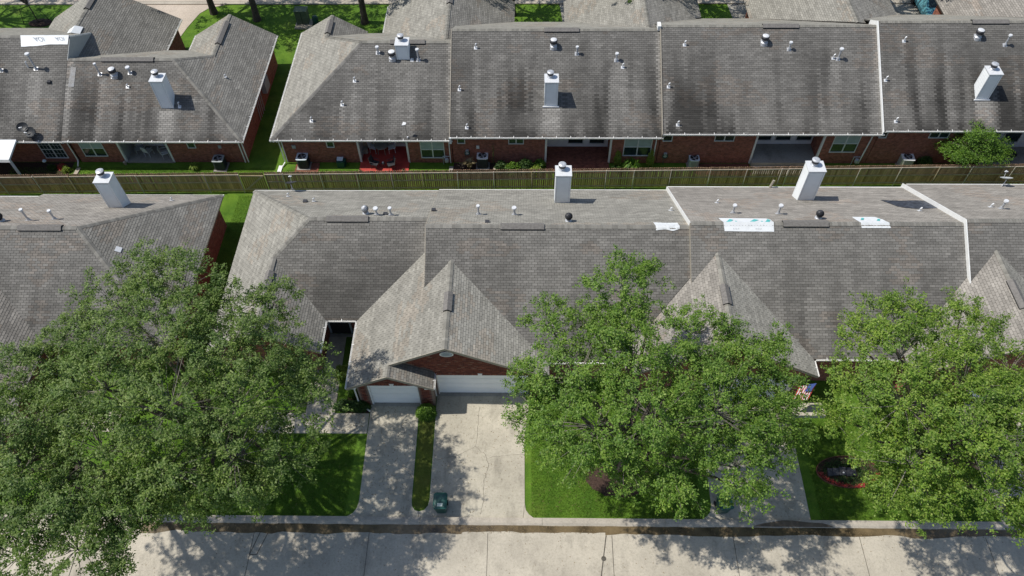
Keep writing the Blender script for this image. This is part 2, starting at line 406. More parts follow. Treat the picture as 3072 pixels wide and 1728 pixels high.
# back street
sheet('back_street', [(-260, 59.05), (260, 59.05), (260, 68), (-260, 68)], .012, 'back_concrete', kind='structure')
bk = MB(); bk.prism([(-80, 58.5, 0), (-80, 58.5, .10), (-80, 58.8, .10), (-80, 59.0, .02), (-80, 59.05, 0)], (160, 0, 0)); bk.build('back_kerb', 'kerb_concrete', kind='structure')
sheet('back_driveway', [(-32.5, 53), (-28.4, 53), (-28.0, 55.3), (-27.5, 57.2), (-26.9, 58.0), (-25.6, 58.5), (-33.4, 58.5)], .026, 'back_concrete', th=.03, kind='structure')
sheet('back_driveway', [(3.4, 53), (8.5, 53), (8.5, 58.5), (3.0, 58.5)], .026, 'patio_concrete', th=.03, kind='structure')
sheet('back_driveway', [(17.6, 52.6), (22, 52.6), (22, 58.5), (17.2, 58.5)], .026, 'patio_concrete', th=.03, kind='structure')
sheet('back_driveway', [(30.3, 52.6), (36, 52.6), (36, 58.5), (30.0, 58.5)], .026, 'patio_concrete', th=.03, kind='structure')
# grass blades on the front lawns
def blades(name, regions, n, mat, h=(.03, .075), seed=3, **kw):
    g = np.random.default_rng(seed); P = []
    ar = np.array([(b-a)*(d-c) for a, b, c, d in regions]); cnt = (n*ar/ar.sum()).astype(int)
    for (a, b, c, d), k in zip(regions, cnt): P.append(np.stack([g.uniform(a, b, k), g.uniform(c, d, k), np.zeros(k)], 1))
    P = np.concatenate(P); n = len(P)
    th = g.uniform(0, 2*np.pi, n); wd = g.uniform(.008, .02, n); hh = g.uniform(*h, n)
    dx = np.stack([np.cos(th)*wd, np.sin(th)*wd, np.zeros(n)], 1)
    tip = np.stack([g.normal(0, .03, n), g.normal(0, .03, n), hh], 1)
    V = np.stack([P-dx, P+dx, P+tip], 1).reshape(-1, 3)
    return raw_mesh(name, V, [np.arange(3*n).reshape(-1, 3)], mat, **kw)
blades('lawn_grass', [(-20, -8.9, 13.9, 18.3), (.45, 9.0, 13.9, 20.5), (14.9, 24, 13.9, 19.4), (-4.2, -.6, 0, 0)], 150000, 'blade', kind='stuff')
blades('strip_grass', [(-5.56, -4.82, 14.4, 19.5)], 7000, 'blade_dry', (.03, .06), 5, kind='stuff')
blades('side_yard_grass', [(-19.3, -17.0, 22, 36), (-36, -17.5, 38.0, 38.7), (-16.5, -5.2, 38.0, 38.5)], 30000, 'blade', (.03, .07), 8, kind='stuff')

plain('dry_leaf', (.17, .12, .06), .9, 0, .5, 9)
def litter(name, n, regs, seed):
    g = np.random.default_rng(seed); P = []
    for (a, b, c, d, z, f) in regs: k = int(n*f); P.append(np.stack([g.uniform(a, b, k), g.uniform(c, d, k), np.full(k, z)+g.uniform(0, .006, k)], 1))
    P = np.concatenate(P); k = len(P); th = g.uniform(0, 6.28, k); L = g.uniform(.018, .04, k)[:, None]
    d = np.stack([np.cos(th), np.sin(th), g.normal(0, .15, k)], 1)*L; e = np.stack([-np.sin(th), np.cos(th), g.normal(0, .15, k)], 1)*L*.5
    V = np.stack([P-d, P+e, P+d, P-e], 1).reshape(-1, 3)
    return raw_mesh(name, V, [np.arange(4*k).reshape(-1, 4)], 'dry_leaf', kind='stuff')
litter('leaf_litter', 4200, [(-22, 24, 13.05, 13.44, .022, .42), (-20, 24, 8.5, 13.0, .018, .16), (-8.3, -5.7, 14, 20, .036, .08), (-4.7, 0, 14, 20.6, .036, .06), (9.6, 14.3, 14, 20, .036, .10), (-20, -8.5, 14, 18, .05, .06), (.4, 9, 14, 18, .05, .06), (-11.9, -8.5, 18.5, 19.6, .034, .06)], 5)
# ---------------------------------------------------------------- roofs
TW, TH = .305, .145
SHING = None
def shingle_mesh():
    global SHING
    if SHING: return SHING
    w, h, t = TW-.018, TH-.011, .015
    v = [(-w/2, -h/2, t), (w/2, -h/2, t), (w/2, h/2, .003), (-w/2, h/2, .003), (-w/2, -h/2, 0), (w/2, -h/2, 0)]
    f = [(0, 1, 2, 3), (4, 5, 1, 0), (4, 0, 3), (5, 2, 1)]
    SHING = bpy.data.meshes.new('shingle'); SHING.from_pydata(v, [], f); SHING.materials.append(MATS['shingle_piece'])
    return SHING
def clip(poly, piece):
    out = poly
    n = len(piece)
    for i in range(n):
        a = piece[i]; b = piece[(i+1) % n]; ex, ey = b[0]-a[0], b[1]-a[1]; inp = out; out = []
        if not inp: return []
        def side(p): return ex*(p[1]-a[1])-ey*(p[0]-a[0])
        for j in range(len(inp)):
            p, q = inp[j], inp[(j+1) % len(inp)]; sp, sq = side(p), side(q)
            if sp >= 0: out.append(p)
            if (sp > 0 and sq < 0) or (sp < 0 and sq > 0):
                t = sp/(sp-sq); out.append((p[0]+(q[0]-p[0])*t, p[1]+(q[1]-p[1])*t))
    return out
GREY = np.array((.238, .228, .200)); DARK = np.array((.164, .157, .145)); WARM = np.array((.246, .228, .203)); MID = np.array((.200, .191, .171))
class Roof:
    def __init__(s, house, eavemat='gutter_white'):
        s.house = house; s.base = MB(); s.V = []; s.F4 = []; s.F3 = []; s.Fn = []; s.T = []; s.nv = 0; s.full = []; s.pid = 0
        s.caps_pts = []
    def face(s, pieces, plane, tint=GREY, streak=0, wash=(), seed=0, und=.10):
        """pieces: convex plan polygons (ccw); plane (a,b,c): z=ax+by+c; wash: pale runs (x0,x1,ytop,ylow,strength)"""
        a, b, c = plane; gl = math.hypot(a, b); up = (a/gl, b/gl); uh = (up[1], -up[0]); sl_ = math.sqrt(1+gl*gl)
        s.pid += 1; pid = s.pid+seed*10
        nrm = np.array((-a, -b, 1))/sl_
        z = lambda x, y: a*x+b*y+c
        for pc in pieces:
            s.base.prism([(x, y, z(x, y)) for x, y in pc], (0, 0, -und))
        V0 = None
        for pc in pieces:
            ar = sum(pc[i][0]*pc[(i+1) % len(pc)][1]-pc[(i+1) % len(pc)][0]*pc[i][1] for i in range(len(pc)))
            if ar < 0: pc = pc[::-1]
            UV = [(x*uh[0]+y*uh[1], (x*up[0]+y*up[1])*sl_) for x, y in pc]
            # (uh, up) basis: keep ccw
            ar = sum(UV[i][0]*UV[(i+1) % len(UV)][1]-UV[(i+1) % len(UV)][0]*UV[i][1] for i in range(len(UV)))
            if ar < 0: UV = UV[::-1]
            U = np.array(UV); r0, r1_ = int(math.floor(U[:, 1].min()/TH)), int(math.ceil(U[:, 1].max()/TH))
            c0, c1 = int(math.floor(U[:, 0].min()/TW))-1, int(math.ceil(U[:, 0].max()/TW))+1
            rr, cc = np.meshgrid(np.arange(r0, r1_), np.arange(c0, c1), indexing='ij'); rr = rr.ravel(); cc = cc.ravel()
            off = (rr % 2)*.5+(hsh(rr, 0*rr, pid)-.5)*.12
            u0 = (cc+off)*TW+.009; u1_ = u0+TW-.018; v0 = rr*TH; v1 = v0+TH-.011
            mgn = np.full(len(rr), 1e9); mxs = np.full(len(rr), 1e9)
            for i in range(len(U)):
                A = U[i]; B = U[(i+1) % len(U)]; ex, ey = B-A; ln = math.hypot(ex, ey)
                if ln < 1e-6: continue
                sd = np.stack([(ex*(vv-A[1])-ey*(uu-A[0]))/ln for uu, vv in ((u0, v0), (u1_, v0), (u1_, v1), (u0, v1))])
                mgn = np.minimum(mgn, sd.min(0)); mxs = np.minimum(mxs, sd.max(0))
            full = mgn >= -1e-4; part = (~full) & (mxs > 0)
            # colours per tab
            um = (u0+u1_)/2; vm = (v0+v1)/2/sl_
            X = um*uh[0]+vm*up[0]; Y = um*uh[1]+vm*up[1]
            h1 = hsh(cc, rr, pid); h2 = hsh(cc, rr, pid+3.3)
            # real shingles come in strips of three tabs that share a batch tone
            h3 = hsh(np.floor((cc+rr*1.7)/3), rr, pid+9.1)
            tone = .84+.20*h1+.28*h3+.14*(h2 > .90)
            tone *= 1+.10*(vnoise(um*.35, vm*.3, 3+pid)-.5)
            tn = tint[None, :]*tone[:, None]
            pink = (vnoise(um*.5, vm*.9, 8+pid) > .70)*(h2 > .35)
            tn = tn*np.where(pink[:, None], np.array((1.03, .97, .93))[None], 1.0)
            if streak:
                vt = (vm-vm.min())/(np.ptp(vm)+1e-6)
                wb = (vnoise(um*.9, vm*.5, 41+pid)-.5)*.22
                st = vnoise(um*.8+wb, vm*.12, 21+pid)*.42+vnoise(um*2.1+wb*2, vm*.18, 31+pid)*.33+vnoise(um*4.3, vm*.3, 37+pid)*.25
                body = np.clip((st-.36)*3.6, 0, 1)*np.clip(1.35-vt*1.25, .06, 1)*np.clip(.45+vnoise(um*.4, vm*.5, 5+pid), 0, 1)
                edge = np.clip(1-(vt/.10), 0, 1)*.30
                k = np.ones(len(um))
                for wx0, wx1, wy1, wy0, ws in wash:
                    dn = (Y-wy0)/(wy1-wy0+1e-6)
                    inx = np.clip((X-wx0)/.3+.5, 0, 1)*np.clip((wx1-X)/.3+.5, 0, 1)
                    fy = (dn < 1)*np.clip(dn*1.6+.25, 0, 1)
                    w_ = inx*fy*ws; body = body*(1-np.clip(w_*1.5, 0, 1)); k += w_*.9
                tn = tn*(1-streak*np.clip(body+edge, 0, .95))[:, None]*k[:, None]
            def P3(u, v, h):
                x = u*uh[0]+(v/sl_)*up[0]; y = u*uh[1]+(v/sl_)*up[1]
                return np.stack([x, y, a*x+b*y+c], -1)+nrm*h if not np.isscalar(h) else np.stack([x, y, a*x+b*y+c], -1)+nrm*h
            i = np.where(full)[0]
            if len(i):
                lift = .012+.007*h1[i]
                q = [P3(u0[i], v0[i], 0)+nrm*lift[:, None], P3(u1_[i], v0[i], 0)+nrm*lift[:, None], P3(u1_[i], v1[i], .004), P3(u0[i], v1[i], .004), P3(u0[i], v0[i], .0), P3(u1_[i], v0[i], .0)]
                s.full.append(dict(q=np.stack(q, 1), t=tn[i], c=P3(um[i], (v0[i]+v1[i])/2, .0), uh=uh, up=up, sl=sl_, n=nrm, g=(a, b)))
            for j in np.where(part)[0]:
                pl = clip([(u0[j], v0[j]), (u1_[j], v0[j]), (u1_[j], v1[j]), (u0[j], v1[j])], UV)
                if len(pl) < 3: continue
                pp = np.array(pl); v = P3(pp[:, 0], pp[:, 1], 0)
                hh = .003+.012*np.clip(1-(pp[:, 1]-v0[j])/TH, 0, 1); v = v+nrm*hh[:, None]
                s.V.append(v); s.T.append(np.repeat(tn[j][None], len(v), 0)); s.Fn.append((s.nv, len(v))); s.nv += len(v)
        return z
    def caps(s, p, q, tint=MID, w=.15):
        p = np.array(p, float); q = np.array(q, float); L = np.linalg.norm(q-p); n = max(1, int(L/.16)); d = (q-p)/L
        side = np.cross(d, (0, 0, 1)); side /= np.linalg.norm(side)
        drop = S*w*.72 if abs(d[2]) < .05 else w*.42
        g = np.random.default_rng(int(abs(p[0]*100+p[1]*10)))
        for i in range(n):
            a = p+d*L*i/n; b = p+d*L*(i+1)/n*1.0; t = g.uniform(.85, 1.25)
            la, lb = .030, .018
            up = np.array((0, 0, 1))
            vs = [a+up*la, b+up*lb, b+side*w-up*(drop-lb), a+side*w-up*(drop-la), b-side*w-up*(drop-lb), a-side*w-up*(drop-la)]
            s.V.append(np.array(vs)); s.T.append(np.repeat((tint*t)[None], 6, 0)); k = s.nv; s.nv += 6
            s.F4 += [(k, k+3, k+2, k+1), (k, k+1, k+4, k+5)]
    def build(s, ind=300):
        roof = s.base.build('roof', 'roof_deck', s.house)
        allq = []
        C = np.concatenate([f['c'] for f in s.full]); d = np.linalg.norm(C-CAM, axis=1)
        # in-frame test so the separate pieces are ones the picture shows
        rel = C-CAM; zz = rel@fw; inx = np.abs((rel@r1)/zz) < .66; iny = np.abs((rel@u1)/zz) < .37
        d = np.where(inx & iny & (zz > 0), d, 1e6)
        order = np.argsort(d)[:ind]; pick = np.zeros(len(C), bool); pick[order] = True; pick &= d < 1e5
        k = 0; me = shingle_mesh(); wl = np.array(wloc(roof))
        for f in s.full:
            n = len(f['c']); pk = pick[k:k+n]; k += n
            q = f['q'][~pk]; m = len(q)
            if m:
                s.V.append(q.reshape(-1, 3)); s.T.append(np.repeat(f['t'][~pk], 6, 0))
                b = s.nv+np.arange(m)[:, None]*6; s.nv += m*6
                s.F4 += list(map(tuple, np.concatenate([b+[0, 1, 2, 3], b+[4, 5, 1, 0]]))); s.F3 += list(map(tuple, np.concatenate([b+[4, 0, 3], b+[5, 2, 1]])))
            u3 = np.array((f['uh'][0], f['uh'][1], 0)); n3 = f['n']; v3 = np.cross(n3, u3)
            if v3[2] < 0: u3 = -u3; v3 = -v3
            M0 = np.eye(4); M0[:3, 0] = u3; M0[:3, 1] = v3; M0[:3, 2] = n3
            for j in np.where(pk)[0]:
                o = bpy.data.objects.new('shingle', me); M = M0.copy(); M[:3, 3] = f['c'][j]-wl
                o.parent = roof; o.matrix_local = Matrix(M.tolist()); t = f['t'][j]; o.color = (t[0], t[1], t[2], 1); COL.objects.link(o)
        V = np.concatenate(s.V); T = np.concatenate(s.T)
        Fs = []
        if s.F4: Fs.append(np.array(s.F4))
        if s.F3: Fs.append(np.array(s.F3))
        byn = {}
        for st, n in s.Fn: byn.setdefault(n, []).append(list(range(st, st+n)))
        for n, l in byn.items(): Fs.append(np.array(l))
        raw_mesh('shingles', V, Fs, 'shingle', roof, tint=T, kind='stuff')
        s.roof = roof; return roof
def front(yr, zr): return (0, S, zr-S*yr)
def rear(yr, zr): return (0, -S, zr+S*yr)
def gutter(house, p, q, out, drop=.0, straps=True):
    """box gutter from p to q (eave edge), out = outward unit xy"""
    p = Vector(p); q = Vector(q); d = (q-p); L = d.length; d.normalize(); o = Vector((*out, 0)); m = MB(); e = Vector((0, 0, 1))
    for sec in ([(0, -.10), (.07, -.10), (.09, -.01), (.078, -.01), (.062, -.085), (0, -.085)],):
        m.prism([(p+o*a+e*b)[:] for a, b in sec], (q-p)[:])
    m.prism([(p+o*0+e*-.16)[:], (p+o*.02+e*-.16)[:], (p+o*.02+e*-.002)[:], (p+o*0+e*-.002)[:]], (q-p)[:])
    g = m.build('gutter', 'gutter_white', house)
    if straps:
        n = max(1, int(L/.92)); sm = MB()
        for i in range(n):
            c = p+d*(L*(i+.5)/n); sm.prism([(c-d*.016+o*.088+e*.002)[:], (c+d*.016+o*.088+e*.002)[:], (c+d*.016-o*.06+e*.055)[:], (c-d*.016-o*.06+e*.055)[:]], (0, 0, .006))
        sm.build('gutter_strap', 'gutter_white', g, kind='stuff')
    return g
def rake(house, p, q, out, mat='tan_metal'):
    p = Vector(p); q = Vector(q); o = Vector((*out, 0))
    MB().prism([(p+Vector((0, 0, .02)))[:], (p+o*.03+Vector((0, 0, .02)))[:], (p+o*.03-Vector((0, 0, .17)))[:], (p-Vector((0, 0, .17)))[:]], (q-p)[:]).build('rake_board', mat, house)
def ridge_vent(house, x0, x1, y, z, along='x', s=S):
    m = MB(); w = .23
    def P(t, sd, h): return (t, y+sd, z-s*abs(sd)+h) if along == 'x' else (y+sd, t, z-s*abs(sd)+h)
    a, b = x0, x1
    for sd in (-w, w):
        m.poly([P(a, 0, .135), P(b, 0, .135), P(b, sd, .125), P(a, sd, .125)]); m.poly([P(a, sd, .125), P(b, sd, .125), P(b, sd, .11), P(a, sd, .11)])
    v = m.build('ridge_vent', 'ridge_cap', house)
    k = MB(); w2 = w-.015
    for sd in (-w2, w2): k.poly([P(a+.01, sd, .115), P(b-.01, sd, .115), P(b-.01, sd, -.02), P(a+.01, sd, -.02)])
    for t in (a+.01, b-.01): k.poly([P(t, 0, .13), P(t, -w2, .12), P(t, -w2, .0), P(t, 0, 0), P(t, w2, 0), P(t, w2, .12)])
    k.build('vent_slot', 'black_plastic', v)
plain('ridge_cap', (.17, .16, .15), .9, 0, .2, 9, .15)

def wall_box(house, x0, x1, y0, y1, z1, mat='brick_wall', name='wall', z0=0):
    return MB().box(x0, x1, y0, y1, z0, z1).build(name, mat, house)
def window(house, x0, x1, z0, z1, Y, cols=2, rows=2, blind=0, muntin=0, face=-1, frame='metal_white'):
    """window in a wall facing -Y at plane Y"""
    w = .055; f = MB(); d = face
    yo, yi = Y+d*.045, Y-d*.02
    ya, yb = min(yo, yi), max(yo, yi)
    f.box(x0-w, x1+w, ya, yb, z1, z1+w); f.box(x0-w, x1+w, ya-.02, yb, z0-w, z0)
    f.box(x0-w, x0, ya, yb, z0, z1); f.box(x1, x1+w, ya, yb, z0, z1)
    cw = (x1-x0)/cols
    for i in range(1, cols): f.box(x0+cw*i-.04, x0+cw*i+.04, ya+.002, yb-.002, z0, z1)
    if rows == 2:
        zm = (z0+z1)/2
        for i in range(cols): f.box(x0+cw*i+(.04 if i else 0), x0+cw*(i+1)-(.04 if i < cols-1 else 0), ya+.01, yb-.004, zm-.025, zm+.025)
    o = f.build('window', frame, house)
    for i in range(cols):
        for j in range(rows):
            a = x0+cw*i+(.042 if i else 0); b = x0+cw*(i+1)-(.042 if i < cols-1 else 0)
            c = z0+(z1-z0)/rows*j+(.026 if j else 0); e = z0+(z1-z0)/rows*(j+1)-(.026 if j < rows-1 else 0)
            MB().box(a, b, Y+d*.012-.003, Y+d*.012+.003, c, e).build('pane', 'blinds' if (blind and j == rows-1) else 'glass', o)
            if muntin:
                mt = MB()
                for k in (1, 2): mt.box(a+(b-a)*k/3-.009, a+(b-a)*k/3+.009, Y+d*.02-.002, Y+d*.02+.002, c, e)
                mt.box(a, b, Y+d*.024-.002, Y+d*.024+.002, (c+e)/2-.009, (c+e)/2+.009); mt.build('muntin', 'metal_white', o)
    return o
def downspout(house, pts, w=.045):
    m = MB()
    for a, b in zip(pts[:-1], pts[1:]): m.tube(a, b, w, w, 4)
    return m.build('downspout', 'gutter_white', house)

# --- roof fittings (children of a house)
def pipe_vent(house, x, y, z, h=.75, r=.055, cap=.11, lean=0):
    m = MB(); m.prism([(x-.14, y-.11, z+(-.11*SG)), (x+.14, y-.11, z+(-.11*SG)), (x+.14, y+.11, z+(.11*SG)), (x-.14, y+.11, z+(.11*SG))], (0, 0, .03))
    m.lathe((x, y, z), [(.11, -.05), (.10, .08), (r+.01, .18), (r, .20), (r, h)], 10)
    o = m.build('vent_pipe', 'galvanised', house)
    c = MB().lathe((x, y, z+h), [(r, -.02), (cap, .02), (cap, .09), (cap*.9, .12)], 12).build('vent_cap', 'metal_white', o)
    return o
def stub_vent(house, x, y, z, h=.28, hook=True):
    m = MB(); m.prism([(x-.11, y-.09, z+(-.09*SG)), (x+.11, y-.09, z+(-.09*SG)), (x+.11, y+.09, z+(.09*SG)), (x-.11, y+.09, z+(.09*SG))], (0, 0, .025))
    m.tube((x, y, z-.05), (x, y, z+h), .042, .042, 8)
    if hook: m.tube((x, y, z+h), (x+.08, y, z+h+.06), .045, .045, 8)
    return m.build('vent_stub', 'metal_white', house)
def drum_vent(house, x, y, z):
    m = MB().lathe((x, y, z), [(.26, -.12), (.24, .10), (.17, .16), (.17, .30)], 16)
    m.prism([(x-.22, y-.2, z-.2*SG), (x+.22, y-.2, z-.2*SG), (x+.22, y+.2, z+.2*SG), (x-.22, y+.2, z+.2*SG)], (0, 0, .03))
    o = m.build('drum_vent', 'galvanised', house)
    MB().lathe((x, y, z), [(.17, .30), (.25, .34), (.26, .52), (.22, .56)], 18).build('vent_drum', 'dark_metal', o)
    MB().lathe((x, y, z), [(.215, .565), (.215, .59), (.12, .63)], 18).build('vent_cap', 'metal_white', o)
    return o
def turbine_vent(house, x, y, z, mat='dark_metal'):
    o = MB().lathe((x, y, z), [(.22, -.15), (.18, .08), (.13, .13), (.13, .20)], 14).build('turbine_vent', 'galvanised', house)
    m = MB()
    for i in range(18):
        t0 = 2*math.pi*i/18; prev = None
        for k in range(7):
            ph = -1.1+k*.38; rr = .22*math.cos(ph); zz = .40+.20*math.sin(ph); a = t0+k*.12; b = a+.26
            cur = ((x+rr*math.cos(a), y+rr*math.sin(a), z+zz), (x+rr*.93*math.cos(b), y+rr*.93*math.sin(b), z+zz))
            if prev: m.poly([prev[0], prev[1], cur[1], cur[0]])
            prev = cur
    m.lathe((x, y, z), [(.08, .57), (.085, .60), (.03, .615)], 12)
    m.build('turbine_fins', mat, o); MB().lathe((x, y, z), [(.12, .22), (.17, .32), (.17, .46), (.10, .56)], 12).build('turbine_core', 'black_plastic', o)
    return o
def box_vent(house, x, y, z):
    return MB().box(x-.12, x+.12, y-.11, y+.11, z-.08, z+.12).build('box_vent', 'dark_metal', house)
def chimney(house, x0, x1, y0, y1, zb, zt, cap=True):
    m = MB().box(x0, x1, y0, y1, zb, zt)
    c = m.build('chimney', 'cool_siding', house)
    k = MB()
    for (a, b) in ((x0, y0), (x1, y0), (x0, y1), (x1, y1)):
        k.box(a-.012 if a == x0 else a-.07, a+.07 if a == x0 else a+.012, b-.012 if b == y0 else b-.07, b+.07 if b == y0 else b+.012, zb, zt-.002)
    k.build('corner_trim', 'cool_siding', c)
    # lap siding boards as thin battens
    sd = MB(); n = int((zt-zb)/.2)
    for i in range(n):
        z0 = zb+.02+i*.2
        sd.prism([(x0+.072, y0, z0), (x0+.072, y0-.010, z0), (x0+.072, y0, z0+.19)], (x1-x0-.144, 0, 0))
        sd.prism([(x1, y0+.072, z0), (x1+.010, y0+.072, z0), (x1, y0+.072, z0+.19)], (0, y1-y0-.144, 0))
        sd.prism([(x0, y0+.072, z0), (x0-.010, y0+.072, z0), (x0, y0+.072, z0+.19)], (0, y1-y0-.144, 0))
    sd.build('siding_boards', 'cool_siding', c)
    MB().box(x0-.04, x1+.04, y0-.04, y1+.04, zt, zt+.05).build('chimney_cap', 'metal_white', c)
    cx, cy = (x0+x1)/2-.08, (y0+y1)/2+.12
    MB().lathe((cx, cy, zt+.05), [(.22, 0), (.18, .05), (.15, .08), (.15, .18)], 16).build('flue', 'galvanised', c)
    MB().lathe((cx, cy, zt+.05), [(.15, .18), (.205, .20), (.205, .36)], 18).build('flue_band', 'dark_metal', c)
    MB().lathe((cx, cy, zt+.05), [(.225, .365), (.225, .41), (.13, .45)], 18).build('flue_cap', 'galvanised', c)
    st = MB()
    for xx in (x0+.072, x1-.080): st.box(xx, xx+.008, y0-.0125, y0-.001, zb, zt-.01)
    st.box(x0+.08, x1-.08, y0-.0125, y0-.001, zt-.085, zt-.072); st.build('trim_joint', 'trim_grey', c)
    return c
def flashing(house, x0, x1, y, z, mat='metal_white'):
    MB().box(x0, x1, y-.10, y, z-.05, z+.05).build('flashing', mat, house)
SG = S   # slope sign for fittings

# ================================================================= ROW 2 (front row)
def house(name, x, y, label): return thing(name, (x, y, 0), label, 'house', 'attached brick townhouses')
# ---- unit A: far left, hip end on the right
HA = house('townhouse', -27, 28, 'brick townhouse at the left edge of the front row, behind the large oak')
rf = Roof(HA); FA = front(27.94, 5.84); RA = rear(27.94, 5.84)
rf.face([[(-30.6, 33.66), (-19.08, 33.66), (-24.8, 27.94), (-30.6, 27.94)], [(-45, 33.25), (-30.6, 33.25), (-30.6, 27.94), (-45, 27.94)]], RA, WARM, seed=1)
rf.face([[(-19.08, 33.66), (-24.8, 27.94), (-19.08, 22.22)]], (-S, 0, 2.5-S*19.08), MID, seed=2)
VX = -26.1
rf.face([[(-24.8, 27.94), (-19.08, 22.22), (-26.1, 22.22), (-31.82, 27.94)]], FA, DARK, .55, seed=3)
rf.face([[(-26.1, 22.22), (-26.1, 16.5), (-31.82, 16.5), (-31.82, 27.94)]], (-S, 0, 2.5-S*26.1), WARM*.85, seed=4)
rf.face([[(-31.82, 27.94), (-45, 27.94), (-45, 27.5), (-31.82, 27.5)]], FA, DARK, .4, seed=3)
rf.caps((-45, 27.94, 5.85), (-24.8, 27.94, 5.85)); rf.caps((-24.8, 27.94, 5.84), (-19.08, 33.66, 2.5)); rf.caps((-24.8, 27.94, 5.84), (-19.08, 22.22, 2.5))
RA_ = rf.build()
ridge_vent(HA, -28.08, -25.63, 27.94, 5.84)
wall_box(HA, -44, -19.48, 22.6, 33.25, 2.45); wall_box(HA, -44, -26.5, 17, 22.6, 2.45)
MB().box(-30.6, -19.0, 33.64, 33.69, 2.38, 2.50).build('drip_edge', 'gutter_white', HA); MB().box(-45, -30.6, 33.24, 33.30, 2.62, 2.74).build('drip_edge', 'gutter_white', HA)
MB().box(-19.10, -19.05, 22.2, 33.66, 2.36, 2.49).build('fascia', 'tan_metal', HA)
SG = -S
chimney(HA, -24.92, -24.06, 31.22, 32.05, 3.3, 6.0)
pipe_vent(HA, -28.28, 29.05, 5.19, .80); pipe_vent(HA, -26.9, 29.24, 5.08, .62); turbine_vent(HA, -29.7, 28.89, 5.28); stub_vent(HA, -21.79, 32.57, 3.14, .2)
SG = 0
MB().prism([(-22.9, 27.15, 4.75), (-22.62, 27.15, 4.60), (-22.62, 27.5, 4.60), (-22.9, 27.5, 4.75)], (0, 0, .03)).build('roof_patch', 'metal_white', HA)
# ---- unit B
HB = house('townhouse', -11, 28, 'brick townhouse with the small front courtyard, left of the garage gable in the front row')
rf = Roof(HB)
rf.face([[(-17.15, 34.05), (-5.35, 34.05), (-5.35, 29.05), (-12.15, 29.05)]], rear(29.05, 5.42), GREY, seed=5)
rf.face([[(-17.15, 21.98), (-14.05, 21.98), (-14.05, 27.15), (-17.15, 27.15)], [(-17.15, 27.15), (-14.05, 27.15), (-12.15, 29.05), (-17.15, 34.05)]], (S, 0, 2.5+S*17.15), GREY, seed=6)
rf.face([[(-10.98, 24.06), (-9.23, 24.06), (-5.35, 27.52), (-5.35, 29.05), (-12.15, 29.05), (-14.05, 27.15)]], front(29.05, 5.42), DARK, .55, seed=7)
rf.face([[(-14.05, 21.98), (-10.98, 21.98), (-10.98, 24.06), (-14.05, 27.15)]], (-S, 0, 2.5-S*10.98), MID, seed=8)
rf.caps((-12.15, 29.05, 5.42), (-5.36, 29.05, 5.42)); rf.caps((-12.15, 29.05, 5.42), (-17.15, 34.05, 2.5), GREY); rf.caps((-12.15, 29.05, 5.42), (-14.05, 27.15, 4.31)); rf.caps((-14.05, 27.15, 4.31), (-14.05, 21.98, 4.31))
rf.build()
ridge_vent(HB, -11.15, -8.76, 29.05, 5.42); ridge_vent(HB, 24.9, 26.1, -14.05, 4.31, 'y')
wall_box(HB, -16.8, -5.4, 24.95, 33.65, 2.45); wall_box(HB, -16.8, -11.35, 22.35, 24.95, 2.45)
MB().prism([(-16.8, 22.34, 2.45), (-11.35, 22.34, 2.45), (-14.05, 22.34, 4.1)], (0, .12, 0)).build('gable_wall', 'brick_wall', HB)
rake(HB, (-17.15, 21.98, 2.5), (-14.05, 21.98, 4.31), (0, -1)); rake(HB, (-14.05, 21.98, 4.31), (-10.98, 21.98, 2.5), (0, -1))
gutter(HB, (-10.98, 24.06, 2.5), (-10.98, 21.98, 2.5), (1, 0)); gutter(HB, (-10.86, 24.06, 2.5), (-9.34, 24.06, 2.5), (0, -1))
MB().box(-17.1, -5.35, 34.04, 34.09, 2.40, 2.51).build('drip_edge', 'gutter_white', HB)
# entry: side light window and dark door opening of the courtyard
e = MB().box(-11.33, -9.98, 24.86, 24.94, 0, 2.44).build('entry_frame', 'trim_grey', HB)
MB().box(-11.15, -10.15, 24.83, 24.86, 1.35, 2.35).build('window_pane', 'blinds', e); MB().box(-11.2, -10.1, 24.83, 24.858, .05, 1.1).build('door_panel', 'dark_interior', e)
MB().box(-11.9, -9.9, 24.6, 24.82, 0, .03).build('doorstep', 'patio_concrete', HB)
SG = -S
for x, y, z in ((-14.59, 32.87, 3.21), (-12.71, 31.92, 3.77)): stub_vent(HB, x, y, z, .22)
box_vent(HB, -13.2, 31.84, 3.81); turbine_vent(HB, -9.08, 29.81, 5.0, 'galvanised'); pipe_vent(HB, -8.41, 29.63, 5.1, .45, .06, .15); pipe_vent(HB, -7.59, 29.59, 5.12, .5, .05, .12); box_vent(HB, -7.92, 29.7, 5.03)
box_vent(HB, -5.2, 30.15, 4.9)
# ---- unit C (double garage in the middle)
HC = house('townhouse', 0, 26, 'brick townhouse in the front row with the white garage doors facing the street')
G3 = .529
GL = (G3, 0, 2.5+G3*9.23); GR = (-G3, 0, 5.31-G3*3.92)
rf = Roof(HC)
rf.face([[(-5.35, 34.06), (9.0, 34.06), (9.0, 27.76), (-5.35, 27.76)]], rear(27.76, 6.27), GREY, seed=9)
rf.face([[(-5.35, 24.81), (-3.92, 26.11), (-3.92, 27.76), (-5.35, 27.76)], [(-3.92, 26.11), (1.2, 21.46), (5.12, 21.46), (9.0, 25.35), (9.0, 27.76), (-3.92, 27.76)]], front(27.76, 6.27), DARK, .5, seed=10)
rf.face([[(-9.23, 20.45), (-5.35, 20.45), (-5.35, 27.52), (-9.23, 24.06)], [(-5.35, 20.45), (-3.92, 20.45), (-3.92, 26.11), (-5.35, 24.81)], [(-9.23, 19.75), (-6.95, 19.75), (-6.95, 20.45), (-9.23, 20.45)]], GL, GREY, seed=11)
rf.face([[(-3.92, 20.45), (1.39, 20.45), (1.39, 21.29), (-3.92, 26.11)]], GR, GREY*1.22, seed=12)
